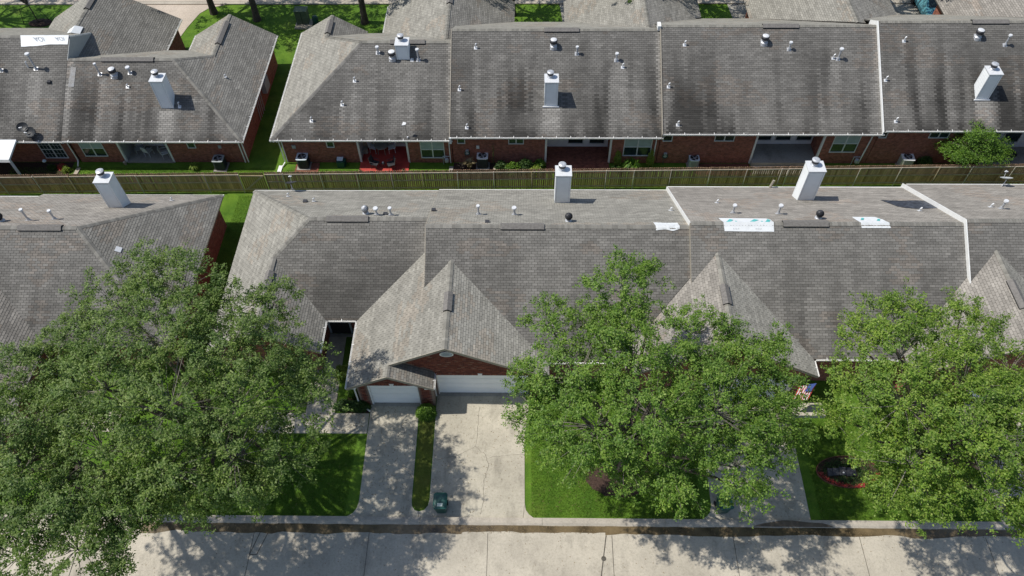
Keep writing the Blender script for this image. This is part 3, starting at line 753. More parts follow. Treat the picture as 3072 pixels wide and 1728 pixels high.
rf.face([[(-6.95, 19.75), (-4.67, 19.75), (-4.67, 20.74), (-6.95, 20.74)]], (-G3, 0, 3.706-G3*6.95), MID*1.1, seed=13)
rf.caps((-5.35, 27.76, 6.27), (9.0, 27.76, 6.27)); rf.caps((-3.92, 26.11, 5.31), (-3.92, 20.45, 5.31), GREY*.9); rf.caps((-6.95, 19.75, 3.706), (-6.95, 20.42, 3.706), GREY*.9, .12)
rf.build()
ridge_vent(HC, -1.26, 1.13, 27.76, 6.27); ridge_vent(HC, 22.75, 23.95, -3.92, 5.31, 'y', G3)
wall_box(HC, -5.33, 8.96, 21.85, 33.65, 2.55)
wall_box(HC, -8.74, .94, 21.02, 24.6, 2.45)
# party wall step beside unit B
MB().prism([(-5.37, 34.0, 2.60), (-5.37, 27.76, 6.30), (-5.37, 24.7, 4.5), (-5.37, 24.7, 3.3), (-5.37, 28.2, 4.9), (-5.37, 34.0, 1.9)], (.05, 0, 0)).build('party_wall', 'trim_tan', HC) if 'trim_tan' in MATS else MB().prism([(-5.37, 34.0, 2.60), (-5.37, 27.76, 6.30), (-5.37, 24.75, 4.52), (-5.37, 24.75, 3.3), (-5.37, 28.2, 4.9), (-5.37, 34.0, 1.9)], (.05, 0, 0)).build('party_wall', 'tan_metal', HC)
MB().box(-5.35, 8.98, 34.05, 34.10, 2.50, 2.61).build('drip_edge', 'gutter_white', HC)
gutter(HC, (-9.23, 24.06, 2.5), (-9.23, 19.75, 2.5), (-1, 0)); gutter(HC, (-4.67, 20.7, 2.5), (-4.67, 19.75, 2.5), (1, 0)); gutter(HC, (1.39, 21.4, 2.5), (5.1, 21.4, 2.58), (0, -1))
rake(HC, (-3.92, 20.45, 5.31), (-6.95, 20.45, 3.71), (0, -1)); rake(HC, (-3.92, 20.45, 5.31), (1.39, 20.45, 2.5), (0, -1))
rake(HC, (-6.95, 19.75, 3.706), (-9.23, 19.75, 2.5), (0, -1)); rake(HC, (-6.95, 19.75, 3.706), (-4.67, 19.75, 2.5), (0, -1))
for x in (-8.99, -4.91): MB().prism([(x-.24, 19.79, 2.46), (x+.24, 19.79, 2.46), (x+.24, 19.79, 2.34), (x-.24, 19.79, 2.34)], (0, .3, 0)).build('soffit_return', 'white_paint', HC)
# brick front: mortar backing, then bricks laid one by one
gw = MB()
gw.prism([(-4.85, 20.78, 2.2), (.95, 20.78, 2.2), (.95, 20.78, 2.62), (-3.92, 20.78, 5.16), (-7.0, 20.78, 3.53), (-7.0, 20.78, 3.0), (-4.85, 20.78, 2.5)], (0, .10, 0))
gw.box(.32, .95, 20.78, 20.88, 0, 2.2); gw.box(-4.85, -4.64, 20.78, 20.88, 0, 2.2)
gw.prism([(-8.85, 20.12, 2.19), (-4.80, 20.12, 2.19), (-4.80, 20.12, 2.40), (-6.95, 20.12, 3.53), (-8.85, 20.12, 2.53)], (0, .10, 0))
gw.box(-8.85, -8.28, 20.12, 20.22, 0, 2.19); gw.box(-5.58, -4.80, 20.12, 20.22, 0, 2.19)
gw.box(-4.90, -4.80, 20.22, 20.78, 0, 2.4); gw.box(-8.85, -8.75, 20.22, 24.0, 0, 2.4)
GW = gw.build('front_wall', 'mortar', HC)
def brick_ok(x, z, pl):
    if pl == 0:   # main gable plane
        if z > 5.31-G3*abs(x+3.92)-.24: return False
        if x < -4.85: return z > 3.706-G3*(x+6.95)+.08
        if x > .92: return False
        if z < 2.25: return x < -4.67 or x > .34
        return True
    if z > 3.706-G3*abs(x+6.95)-.22: return False
    if x < -8.80 or x > -4.84: return False
    if z < 2.24: return x < -8.33 or x > -5.52
    return True
bm_ = bpy.data.meshes.new('brick'); _m = MB().box(-.0955, .0955, -.018, 0, -.028, .028); bm_.from_pydata(_m.v, [], _m.f); bm_.materials.append(MATS['brick_piece'])
BR = []
for pl, Y, x0, x1 in ((0, 20.78, -7.0, .95), (1, 20.12, -8.85, -4.80)):
    for r in range(80):
        z = .04+r*.0675
        for c in range(-2, 60):
            x = x0+(c+(r % 2)*.5)*.2025
            if x-.1 < x0-.02 or x+.1 > x1+.02: continue
            if brick_ok(x, z, pl) and (brick_ok(x-.09, z, pl) and brick_ok(x+.09, z+.02, pl)): BR.append((x, Y, z, pl))
g = np.random.default_rng(4)
BRC = [(.19, .058, .036), (.145, .045, .032), (.23, .080, .050), (.12, .042, .034), (.27, .14, .095), (.16, .05, .036)]
BR.sort(key=lambda b: -b[2]); nB = []; wl = wloc(GW)
for i, (x, y, z, pl) in enumerate(BR):
    c = np.array(BRC[int(g.choice(6, p=[.28, .24, .17, .14, .05, .12]))])*g.uniform(.8, 1.2)
    if i < 300:
        o = bpy.data.objects.new('brick', bm_); o.parent = GW; o.location = Vector((x, y-g.uniform(0, .004), z))-wl; o.color = (*c, 1); COL.objects.link(o)
    else: nB.append((x, y-g.uniform(0, .004), z, c))
Vb = []; Tb = []
bv = np.array(_m.v)
for x, y, z, c in nB: Vb.append(bv+(x, y, z)); Tb.append(np.repeat(c[None], 8, 0))
Vb = np.concatenate(Vb); Fb = (np.arange(len(nB))[:, None, None]*8+np.array(_m.f)[None]).reshape(-1, 4)
raw_mesh('bricks', Vb, [Fb], 'brick_mesh', GW, tint=np.concatenate(Tb), kind='stuff')
# soldier course over the doors
for (xa, xb, yy, nm) in ((-4.62, .34, 20.78, 2.20), (-8.27, -5.58, 20.12, 2.19)):
    n = int((xb-xa)/.068); Vs = []; Ts = []
    for i in range(n):
        m2_ = np.array(MB().box(-.029, .029, -.022, 0, 0, .17).v)+(xa+(i+.5)*.068, yy, nm-.005); c = np.array(BRC[int(g.integers(0, 4))])
        Vs.append(m2_); Ts.append(np.repeat(c[None], 8, 0))
    raw_mesh('soldier_course', np.concatenate(Vs), [(np.arange(n)[:, None, None]*8+np.array(_m.f)[None]).reshape(-1, 4)], 'brick_mesh', GW, tint=np.concatenate(Ts))
for kx, ky, kz in ((-2.28, 20.75, 2.19), (-6.93, 20.09, 2.18)):
    MB().prism([(kx-.08, ky, kz), (kx+.08, ky, kz), (kx+.13, ky, kz+.20), (kx-.13, ky, kz+.20)], (0, .05, 0)).build('keystone', 'white_paint', HC)
def garage_door(house, x0, x1, Y, z1=2.16):
    d = MB().box(x0, x1, Y, Y+.04, .06, z1).build('garage_door', 'garage_white', house)
    n = int(round((x1-x0)/.61)); cw = (x1-x0)/n; rh = (z1-.06)/4
    p = MB()
    for j in range(4):
        MB().box(x0+.005, x1-.005, Y-.024, Y, .06+j*rh+.018, .06+(j+1)*rh-.012).build('door_section', 'garage_white', d)
        for i in range(n): p.box(x0+cw*i+.07, x0+cw*(i+1)-.07, Y-.034, Y-.024, .06+j*rh+.10, .06+(j+1)*rh-.10)
    p.build('raised_panels', 'garage_white', d)
    MB().box(x0-.09, x0, Y-.12, Y+.02, 0, z1+.06).build('door_jamb', 'white_paint', house); MB().box(x1, x1+.09, Y-.12, Y+.02, 0, z1+.06).build('door_jamb', 'white_paint', house)
    MB().box(x0, x1, Y-.12, Y+.02, z1, z1+.05).build('door_header', 'white_paint', house)
    MB().box(x0-.05, x1+.05, Y-.22, Y+.1, -.02, .055).build('door_sill', 'patio_concrete', house)
plain('garage_white', (.88, .88, .87), .5, 0, .03, 2)
garage_door(HC, -8.18, -5.64, 20.27); garage_door(HC, -4.60, .28, 20.93)
# oval gable vent
def oval(house, x, y, z):
    m = MB(); n = 28
    P = [(x+.36*math.cos(2*math.pi*i/n), z+.22*math.sin(2*math.pi*i/n)) for i in range(n)]
    Q = [(x+.29*math.cos(2*math.pi*i/n), z+.16*math.sin(2*math.pi*i/n)) for i in range(n)]
    m.prism([(a, y, b) for a, b in P], (0, -.05, 0)); o = m.build('gable_vent', 'white_paint', house)
    l = MB().prism([(a, y-.052, b) for a, b in Q], (0, -.006, 0))
    for k in range(-3, 4):
        h = k*.042; hw = .28*math.sqrt(max(0, 1-(h/.17)**2)); l.box(x-hw, x+hw, y-.072, y-.058, z+h-.006, z+h+.012)
    l.build('louvres', 'blinds_grey', o)
plain('blinds_grey', (.50, .54, .54), .6)
oval(HC, -3.90, 20.74, 4.36)
downspout(HC, [(-8.95, 20.05, 2.4), (-8.95, 20.05, .2), (-8.35, 19.7, .08)]); downspout(HC, [(-4.62, 19.9, 2.42), (-4.78, 20.6, 2.2), (-4.78, 20.68, .1)])
downspout(HC, [(1.45, 21.35, 2.45), (1.15, 21.0, 2.1), (1.12, 20.95, .1)])
SG = -S
chimney(HC, 1.86, 2.74, 31.60, 32.40, 3.3, 6.25)
pipe_vent(HC, -2.57, 29.59, 5.2, .62, .05, .11); pipe_vent(HC, -.53, 29.54, 5.23, .5, .06, .14); turbine_vent(HC, 2.49, 28.52, 5.83); stub_vent(HC, 8.5, 30.3, 4.79, .2); box_vent(HC, -2.0, 28.3, 5.93)
# ---- unit D
HD = house('townhouse', 16, 26, 'front-row brick townhouse with two teal printed patches on its ridge')
rf = Roof(HD)
rf.face([[(9.0, 34.11), (23.7, 34.11), (23.7, 27.79), (9.0, 27.79)]], rear(27.79, 6.53), WARM, seed=14)
rf.face([[(9.0, 24.93), (10.45, 26.38), (10.45, 27.79), (9.0, 27.79)], [(10.45, 26.38), (15.35, 21.48), (19.87, 21.48), (23.7, 25.31), (23.7, 27.79), (10.45, 27.79)]], front(27.79, 6.53), DARK, .5, seed=15)
rf.face([[(9.0, 20.45), (10.45, 20.45), (10.45, 26.38), (9.0, 24.93)], [(5.4, 20.45), (9.0, 20.45), (9.0, 25.3), (5.4, 21.72)]], (S, 0, 5.71-S*10.45), WARM, seed=16)
rf.face([[(10.45, 20.45), (15.35, 20.45), (15.35, 21.48), (10.45, 26.38)]], (-S, 0, 5.71+S*10.45), GREY*1.2, seed=17)
rf.caps((9.05, 27.79, 6.53), (23.7, 27.79, 6.53)); rf.caps((10.45, 26.38, 5.71), (10.45, 20.45, 5.71), GREY*.9)
rf.build()
ridge_vent(HD, 13.98, 16.42, 27.79, 6.53); ridge_vent(HD, 22.97, 24.22, 10.45, 5.71, 'y')
wall_box(HD, 9.04, 23.6, 21.85, 33.7, 2.8); wall_box(HD, 5.8, 14.95, 20.85, 24.5, 2.8)
MB().prism([(5.8, 20.8, 2.8), (14.95, 20.8, 2.8), (14.95, 20.8, 2.95), (10.45, 20.8, 5.55), (5.8, 20.8, 2.9)], (0, .1, 0)).build('gable_wall', 'brick_wall', HD)
rake(HD, (10.45, 20.45, 5.71), (5.4, 20.45, 2.77), (0, -1)); rake(HD, (10.45, 20.45, 5.71), (15.35, 20.45, 2.85), (0, -1))
gutter(HD, (15.35, 21.4, 2.85), (15.35, 20.45, 2.85), (1, 0)); gutter(HD, (15.5, 21.48, 2.85), (19.85, 21.48, 2.85), (0, -1))
garage_door(HD, 9.7, 14.4, 20.78); oval(HD, 10.45, 20.78, 4.9)
MB().prism([(8.99, 34.15, 2.85), (8.99, 27.79, 6.56), (8.99, 27.79, 6.2), (8.99, 34.15, 2.48)], (.04, 0, 0)).build('party_wall', 'white_paint', HD); MB().prism([(8.99, 27.78, 6.55), (8.99, 24.95, 4.89), (8.99, 24.95, 4.66), (8.99, 27.78, 6.25)], (.02, 0, 0)).build('party_wall', 'tan_metal', HD)
MB().box(9.05, 23.65, 34.10, 34.15, 2.75, 2.86).build('drip_edge', 'gutter_white', HD)
SG = -S
chimney(HD, 16.2, 17.14, 31.58, 32.40, 3.6, 6.65)
stub_vent(HD, 11.32, 31.09, 4.61, .2); pipe_vent(HD, 11.75, 29.37, 5.61, .55, .05, .12); pipe_vent(HD, 14.24, 29.24, 5.69, .6, .06, .13); turbine_vent(HD, 16.17, 28.52, 6.1); stub_vent(HD, 22.4, 29.8, 5.36, .2)
MB().tube((15.4, 34.0, 2.8), (15.55, 34.1, 3.45), .09, .08, 8).build('flue_stub', 'tan_metal', HD)
# ---- unit E
HE = house('townhouse', 30, 26, 'front-row brick townhouse at the right edge, right of the thick white roof trim')
rf = Roof(HE)
rf.face([[(23.7, 34.13), (42, 34.13), (42, 27.82), (23.7, 27.82)]], rear(27.82, 6.78), WARM, seed=18)
rf.face([[(23.7, 24.91), (25.2, 26.41), (25.2, 27.82), (23.7, 27.82)], [(25.2, 26.41), (30.1, 21.5), (42, 21.5), (42, 27.82), (25.2, 27.82)]], front(27.82, 6.78), DARK, .5, seed=19)
rf.face([[(23.7, 20.45), (25.2, 20.45), (25.2, 26.41), (23.7, 24.91)], [(20.1, 20.45), (23.7, 20.45), (23.7, 25.3), (20.1, 21.72)]], (S, 0, 5.96-S*25.2), WARM, seed=20)
rf.face([[(25.2, 20.45), (30.1, 20.45), (30.1, 21.5), (25.2, 26.41)]], (-S, 0, 5.96+S*25.2), GREY, seed=21)
rf.caps((23.75, 27.82, 6.78), (42, 27.82, 6.78)); rf.caps((25.2, 26.41, 5.96), (25.2, 20.45, 5.96), GREY*.9)
rf.build()
ridge_vent(HE, 22.6, 24.4, 25.2, 5.96, 'y')
wall_box(HE, 23.74, 41.5, 21.9, 33.7, 3.05); wall_box(HE, 20.5, 29.7, 20.85, 24.5, 3.05)
MB().prism([(20.5, 20.8, 3.05), (29.7, 20.8, 3.05), (29.7, 20.8, 3.2), (25.2, 20.8, 5.8), (20.5, 20.8, 3.1)], (0, .1, 0)).build('gable_wall', 'brick_wall', HE)
rake(HE, (25.2, 20.45, 5.96), (20.1, 20.45, 2.99), (0, -1)); rake(HE, (25.2, 20.45, 5.96), (30.1, 20.45, 3.1), (0, -1)); garage_door(HE, 24.2, 28.6, 20.78); oval(HE, 25.2, 20.78, 4.95)
MB().prism([(23.66, 34.25, 3.07), (23.66, 27.82, 6.83), (23.66, 24.85, 5.11), (23.66, 24.85, 4.85), (23.66, 27.75, 6.42), (23.66, 34.25, 2.66)], (.05, 0, 0)).build('party_wall', 'white_paint', HE)
MB().box(23.85, 41.9, 34.12, 34.17, 3.0, 3.11).build('drip_edge', 'gutter_white', HE)
stub_vent(HE, 26.33, 29.92, 5.56, .22); pipe_vent(HE, 26.73, 29.64, 5.72, .55, .06, .13)

# ================================================================= ROW 1 (back row)
# ---- unit F far left
HF = house('townhouse', -38, 44, 'brick townhouse at the left edge of the back row, with white underlay on its ridge')
rf = Roof(HF)
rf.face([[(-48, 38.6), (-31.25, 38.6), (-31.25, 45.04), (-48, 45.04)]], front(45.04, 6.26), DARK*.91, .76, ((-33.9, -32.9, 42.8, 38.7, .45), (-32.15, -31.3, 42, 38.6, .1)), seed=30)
rf.face([[(-48, 45.04), (-31.25, 45.04), (-31.25, 46.4), (-37, 51.49), (-48, 51.49)]], rear(45.04, 6.26), GREY, seed=31)
rf.face([[(-32.2, 46.72), (-31.25, 47.57), (-31.25, 52.7), (-32.2, 52.7)], [(-31.25, 44.73), (-26.95, 48.64), (-26.95, 52.7), (-31.25, 52.7)]], (-.53, 0, 2.5-.53*26.95), MID, .1, seed=32)
rf.face([[(-36.9, 51.2), (-32.2, 46.6), (-32.2, 52.7), (-36.9, 52.7)]], (.57, 0, 5.28+.57*32.2), GREY, seed=33)
rf.caps((-48, 45.04, 6.26), (-31.3, 45.04, 6.26)); rf.caps((-32.2, 46.9, 5.28), (-32.2, 52.7, 5.28), GREY*.9)
rf.build()
ridge_vent(HF, 49.8, 52.2, -32.2, 5.28, 'y')
gutter(HF, (-26.95, 48.7, 2.5), (-26.95, 52.7, 2.5), (1, 0)); gutter(HF, (-34.3, 38.6, 2.5), (-31.25, 38.6, 2.5), (0, -1))
wall_box(HF, -47, -31.4, 39.25, 51, 2.45); wall_box(HF, -36.5, -27.35, 48.9, 52.3, 2.45)
window(HF, -33.48, -31.99, .45, 1.95, 39.25, 2, 2, 0, 1)
SG = S
pipe_vent(HF, -33.36, 43.01, 5.07, 1.15, .06, .16); stub_vent(HF, -33.9, 43.1, 5.1, .45); box_vent(HF, -32.35, 42.16, 4.6); pipe_vent(HF, -35.75, 42.9, 5.0, .5, .06, .13)
# white patio canopy
PC = thing('patio_canopy', (-35.6, 38, 0), 'white flat patio canopy on a post in the back yard at the left edge', 'canopy')
MB().prism([(-39, 36.8, 2.40), (-34.05, 36.8, 2.40), (-34.25, 38.62, 2.5), (-39, 38.62, 2.5)], (0, 0, .14)).build('canopy_roof', 'tarp_white', PC)
MB().prism([(-39, 36.74, 2.36), (-34.0, 36.74, 2.36), (-34.05, 36.8, 2.56), (-39, 36.8, 2.56)], (0, -.03, 0)).build('canopy_gutter', 'gutter_white', PC)
MB().box(-34.25, -34.12, 36.9, 37.02, 0, 2.4).build('post', 'metal_white', PC)
# ---- unit G
HG = house('townhouse', -25, 43, 'brick townhouse in the back row with a tall grey-white chimney, left of the grassy gap')
rf = Roof(HG)
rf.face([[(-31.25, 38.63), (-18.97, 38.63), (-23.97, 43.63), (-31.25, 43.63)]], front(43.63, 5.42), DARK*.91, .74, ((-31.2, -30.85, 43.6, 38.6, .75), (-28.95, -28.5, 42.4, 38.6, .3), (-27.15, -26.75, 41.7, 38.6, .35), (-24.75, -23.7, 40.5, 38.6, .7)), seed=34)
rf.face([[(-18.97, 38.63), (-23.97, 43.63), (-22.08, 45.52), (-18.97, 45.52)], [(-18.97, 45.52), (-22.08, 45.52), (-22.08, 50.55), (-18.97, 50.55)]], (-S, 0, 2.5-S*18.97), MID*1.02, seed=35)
rf.face([[(-31.25, 43.63), (-23.97, 43.63), (-22.08, 45.52), (-25.2, 48.64), (-26.95, 48.64), (-31.25, 44.73)]], rear(43.63, 5.42), GREY, seed=36)
rf.face([[(-22.08, 45.52), (-25.2, 48.64), (-25.2, 50.55), (-22.08, 50.55)]], (S, 0, 2.5+S*25.2), GREY, seed=37)
rf.caps((-31.2, 43.63, 5.42), (-23.97, 43.63, 5.42)); rf.caps((-23.97, 43.63, 5.42), (-18.97, 38.63, 2.5), MID*.95); rf.caps((-23.97, 43.63, 5.42), (-22.08, 45.52, 4.32)); rf.caps((-22.08, 45.52, 4.32), (-22.08, 50.55, 4.32), GREY*.9)
rf.build()
ridge_vent(HG, -28.91, -25.29, 43.63, 5.42); ridge_vent(HG, 46.9, 49.6, -22.08, 4.32, 'y')
MB().prism([(-31.27, 38.5, 2.60), (-31.27, 45.0, 6.30), (-31.27, 47.0, 5.2), (-31.27, 47.0, 3.9), (-31.27, 43.7, 5.3), (-31.27, 38.5, 2.2)], (.04, 0, 0)).build('party_wall', 'dark_siding', HG) if False else None
plain('dark_siding', (.10, .11, .12), .7)
MB().prism([(-31.24, 43.5, 5.40), (-31.24, 45.04, 6.24), (-31.24, 47.57, 4.79), (-31.24, 44.73, 4.79)], (.03, 0, 0)).build('party_wall', 'trim_grey', HF); MB().prism([(-31.25, 45.0, 6.20), (-31.25, 47.4, 4.82), (-31.25, 47.4, 4.93), (-31.25, 45.0, 6.31)], (.05, 0, 0)).build('rake_board', 'white_paint', HF)
gutter(HG, (-31.25, 38.63, 2.5), (-18.9, 38.63, 2.5), (0, -1)); gutter(HG, (-18.97, 38.6, 2.5), (-18.97, 50.55, 2.5), (1, 0)); gutter(HG, (-25.2, 48.7, 2.5), (-25.2, 50.55, 2.5), (-1, 0))
YW = 39.25
def back_body(H, x0, x1, px0, px1, zt, yb, floor_mat, floor_y0=39.0, floor_z=.08, side='trim_grey'):
    wall_box(H, x0, px0, YW, 40.9, zt); wall_box(H, px1, x1, YW, 40.9, zt); wall_box(H, x0, x1, 40.9, yb, zt)
    MB().box(px0, px1, 40.84, 40.898, 0, zt).build('siding_wall', 'cool_siding', H)
    MB().box(px0, px0+.05, YW+.02, 40.84, 0, zt).build('siding_wall', side, H)
    MB().box(px0-.05, px0+.08, YW-.04, YW+.10, 0, zt).build('post', 'white_paint', H); MB().box(px1-.08, px1+.05, YW-.04, YW+.10, 0, zt).build('post', 'white_paint', H)
    if floor_mat: MB().box(px0+.06, px1-.02, floor_y0, 40.83, 0, floor_z).build('patio_slab', floor_mat, H)
back_body(HG, -31.2, -19.45, -28.0, -24.6, 2.45, 48.2, 'patio_concrete', 39.15); wall_box(HG, -24.85, -19.45, 48.2, 50.2, 2.45)
window(HG, -30.62, -29.12, .62, 2.0, YW, 2, 2, 1, 0); window(HG, -23.12, -22.66, 1.4, 1.86, YW, 1, 1)
for xa in (-27.3, -25.9): window(HG, xa, xa+1.0, .45, 2.1, 40.83, 1, 1)
SG = S
chimney(HG, -24.55, -23.72, 40.62, 41.45, 3.4, 5.85)
pipe_vent(HG, -28.93, 42.68, 4.86, .8, .05, .10); drum_vent(HG, -27.93, 42.61, 4.82); pipe_vent(HG, -26.87, 42.77, 4.91, .4, .07, .16); stub_vent(HG, -26.98, 41.91, 4.41, .2); stub_vent(HG, -23.33, 40.7, 3.71, .35)
SG = 0
stub_vent(HG, -21.0, 43.9, 3.7, .2)
downspout(HG, [(-31.15, 38.55, 2.4), (-31.3, 39.1, 2.2), (-31.3, 39.1, .3), (-31.25, 38.7, .1)]); downspout(HG, [(-19.35, 38.75, 2.4), (-19.52, 39.12, 2.15), (-19.52, 39.12, .1)]); downspout(HG, [(-19.12, 38.75, 2.4), (-19.32, 39.16, 2.15), (-19.32, 39.16, .1)])
MB().box(-19.44, -19.10, 45.6, 46.6, .9, 1.9).build('meter_cabinet', 'trim_grey', HG)
for k in range(4): MB().tube((-19.38+.02*k, 43.6+.35*k, .1), (-19.38+.02*k, 43.9+.35*k, 2.4), .03, .03, 6).build('conduit', 'trim_grey', HG)
MB().box(-21.05, -20.85, YW-.06, YW-.001, 1.35, 1.6).build('outlet_box', 'trim_grey', HG)
# ---- unit H
HH = house('townhouse', -11, 44, 'brick townhouse in the back row with the red painted patio')
rf = Roof(HH)
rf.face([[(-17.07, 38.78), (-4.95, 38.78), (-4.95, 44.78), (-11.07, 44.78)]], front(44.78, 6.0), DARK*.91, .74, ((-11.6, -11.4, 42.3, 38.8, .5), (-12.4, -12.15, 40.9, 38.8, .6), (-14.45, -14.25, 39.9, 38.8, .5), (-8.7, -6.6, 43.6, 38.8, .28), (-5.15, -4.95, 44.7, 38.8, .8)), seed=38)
rf.face([[(-17.07, 48.19), (-14.48, 48.19), (-14.48, 50.9), (-17.07, 50.9)], [(-17.07, 38.78), (-11.07, 44.78), (-14.48, 48.19), (-17.07, 48.19)]], (S, 0, 2.5+S*17.07), GREY, seed=39)
rf.face([[(-14.48, 48.19), (-11.07, 44.78), (-10.8, 44.78), (-10.8, 50.79), (-12.0, 50.79)], [(-10.8, 44.78), (-5.5, 44.78), (-5.5, 45.9), (-10.8, 50.79)], [(-5.5, 44.78), (-4.95, 44.78), (-4.95, 46.4), (-5.5, 45.9)]], rear(44.78, 6.0), GREY, seed=40)
rf.face([[(-14.48, 48.19), (-12.0, 50.7), (-12.0, 50.9), (-14.48, 50.9)]], (-S, 0, 4.01-S*14.48), MID, seed=41)
rf.face([[(-10.8, 50.79), (-5.5, 45.88), (-5.5, 54.5), (-10.8, 54.5)]], (.54, 0, 2.5+.54*10.8), GREY, seed=42)
rf.face([[(-5.5, 45.88), (-4.95, 46.4), (-.76, 51.8), (-.76, 54.5), (-5.5, 54.5)]], (-.54, 0, 5.36-.54*5.5), MID, seed=43)
rf.caps((-11.07, 44.78, 6.0), (-5.0, 44.78, 6.0), GREY*.9); rf.caps((-11.07, 44.78, 6.0), (-17.07, 38.78, 2.5), DARK*.9); rf.caps((-11.07, 44.78, 6), (-14.48, 48.19, 4.01), GREY*.8); rf.caps((-14.48, 48.19, 4.01), (-14.48, 50.9, 4.01), GREY*.9); rf.caps((-5.5, 45.9, 5.36), (-5.5, 54.5, 5.36), GREY*.9)
rf.build()
ridge_vent(HH, -9.16, -6.77, 44.78, 6.0); ridge_vent(HH, 48.6, 50.2, -14.48, 4.01, 'y'); ridge_vent(HH, 50.3, 51.8, -5.5, 5.36, 'y')
gutter(HH, (-17.07, 38.78, 2.5), (-4.8, 38.78, 2.5), (0, -1)); gutter(HH, (-17.07, 38.7, 2.5), (-17.07, 50.9, 2.5), (-1, 0)); gutter(HH, (-10.8, 50.9, 2.5), (-10.8, 54.4, 2.5), (-1, 0), straps=False)
back_body(HH, -16.65, -4.95, -11.4, -8.0, 2.45, 50.4, None); wall_box(HH, -10.4, -1.2, 50.4, 54.1, 2.45)
MB().box(-11.45, -8.0, 38.2, 40.83, 0, .07).build('patio_slab', 'red_paint', HH)
window(HH, -13.48, -13.06, 1.48, 1.92, YW, 1, 1); window(HH, -7.06, -5.52, .52, 1.95, YW, 2, 2, 1)
for xa in (-11.1, -10.0, -8.95): window(HH, xa, xa+.8, .45, 2.1, 40.83, 1, 1)
SG = S
chimney(HH, -8.66, -7.80, 43.66, 44.5, 5.1, 6.45)
pipe_vent(HH, -9.97, 44.06, 5.58, .42, .06, .13); drum_vent(HH, -8.97, 43.72, 5.38); pipe_vent(HH, -7.2, 43.62, 5.32, .8, .06, .13); stub_vent(HH, -7.64, 43.62, 5.32, .15, False)
for x, y, z in ((-11.51, 42.33, 4.57), (-12.3, 40.88, 3.73), (-14.35, 39.91, 3.16)): stub_vent(HH, x, y, z, .3)
downspout(HH, [(-16.9, 38.7, 2.4), (-16.72, 39.12, 2.15), (-16.72, 39.12, .15), (-16.85, 38.75, .08)]); downspout(HH, [(-16.68, 38.7, 2.4), (-16.55, 39.16, 2.15), (-16.55, 39.16, .1)]); downspout(HH, [(-5.05, 38.72, 2.4), (-5.1, 39.12, 2.2), (-5.1, 39.12, .1)])
MB().box(-15.95, -15.7, YW-.07, YW-.001, 1.35, 1.62).build('outlet_box', 'trim_grey', HH)
# ---- unit I
HI = house('townhouse', 2, 44, 'brick townhouse in the back row with the brick-paved patio and planted bed')
rf = Roof(HI)
rf.face([[(-4.95, 38.74), (9.2, 38.74), (9.2, 45.27), (-4.95, 45.27)]], front(45.27, 6.6), DARK*.91, .76, ((-3.4, -3.15, 44, 39, .35), (-4.5, -4.25, 41.5, 39, .4), (1.25, 2.4, 40.5, 38.8, .75), (6.0, 6.9, 43.3, 41, .25), (8.95, 9.2, 45.2, 38.8, .7)), seed=44)
rf.face([[(-4.95, 45.27), (9.2, 45.27), (9.2, 45.9), (3.5, 51.79), (-.76, 51.79), (-4.95, 47.9)]], rear(45.27, 6.6), GREY, seed=45)
rf.face([[(3.1, 51.79), (8.66, 46.5), (8.66, 54.5), (3.1, 54.5)]], (.55, 0, 2.8+.55*3.1+0-.55*6.2), GREY, seed=46)
rf.face([[(8.66, 46.5), (9.2, 46.9), (13.5, 51.8), (13.5, 54.5), (8.66, 54.5)]], (-.55, 0, 5.86+.55*8.66), MID*1.1, seed=47)
rf.caps((-4.9, 45.27, 6.6), (9.15, 45.27, 6.6), GREY*.85); rf.caps((8.66, 46.5, 5.86), (8.66, 54.5, 5.86), GREY*.9)
rf.build()
ridge_vent(HI, 1.35, 3.72, 45.27, 6.6); ridge_vent(HI, 50.6, 52.4, 8.66, 5.86, 'y', .55)
gutter(HI, (-4.95, 38.74, 2.8), (9.3, 38.74, 2.8), (0, -1))
MB().prism([(-4.98, 38.7, 2.82), (-4.98, 45.27, 6.66), (-4.98, 45.27, 6.0), (-4.98, 38.7, 2.45)], (.05, 0, 0)).build('party_wall', 'tan_metal', HI)
MB().box(-5.0, -4.85, 38.62, 38.8, 2.3, 2.8).build('fascia_end', 'white_paint', HI)
back_body(HI, -4.9, 9.2, 1.5, 5.95, 2.75, 51.3, 'paver_brick', 38.2, .07, 'white_paint'); wall_box(HI, 3.5, 13.1, 51.3, 54.1, 2.75)
window(HI, -4.48, -4.05, 1.85, 2.25, YW, 1, 1); window(HI, -1.0, -.05, 1.82, 2.25, YW, 2, 1); window(HI, 6.88, 8.68, .75, 2.25, YW, 2, 2, 1)
for xa in (3.15, 4.65): window(HI, xa, xa+1.0, .42, 2.2, 40.83, 1, 1)
SG = S
chimney(HI, 1.37, 2.23, 40.6, 41.45, 3.6, 5.80); flashing(HI, 1.25, 2.35, 40.6, 3.86)
stub_vent(HI, -3.29, 44.11, 5.93, .32); stub_vent(HI, -4.35, 41.57, 4.45, .3); stub_vent(HI, -3.82, 39.29, 3.12, .3); drum_vent(HI, 1.98, 44.19, 5.98)
pipe_vent(HI, 3.56, 43.75, 5.72, .5, .07, .11); pipe_vent(HI, 6.21, 43.35, 5.48, .5, .06, .13); stub_vent(HI, 6.63, 42.93, 5.24, .28)
downspout(HI, [(9.0, 38.68, 2.7), (8.95, 39.12, 2.45), (8.95, 39.12, .1)])
MB().box(-3.25, -3.05, YW-.06, YW-.001, 1.35, 1.6).build('outlet_box', 'metal_white', HI)
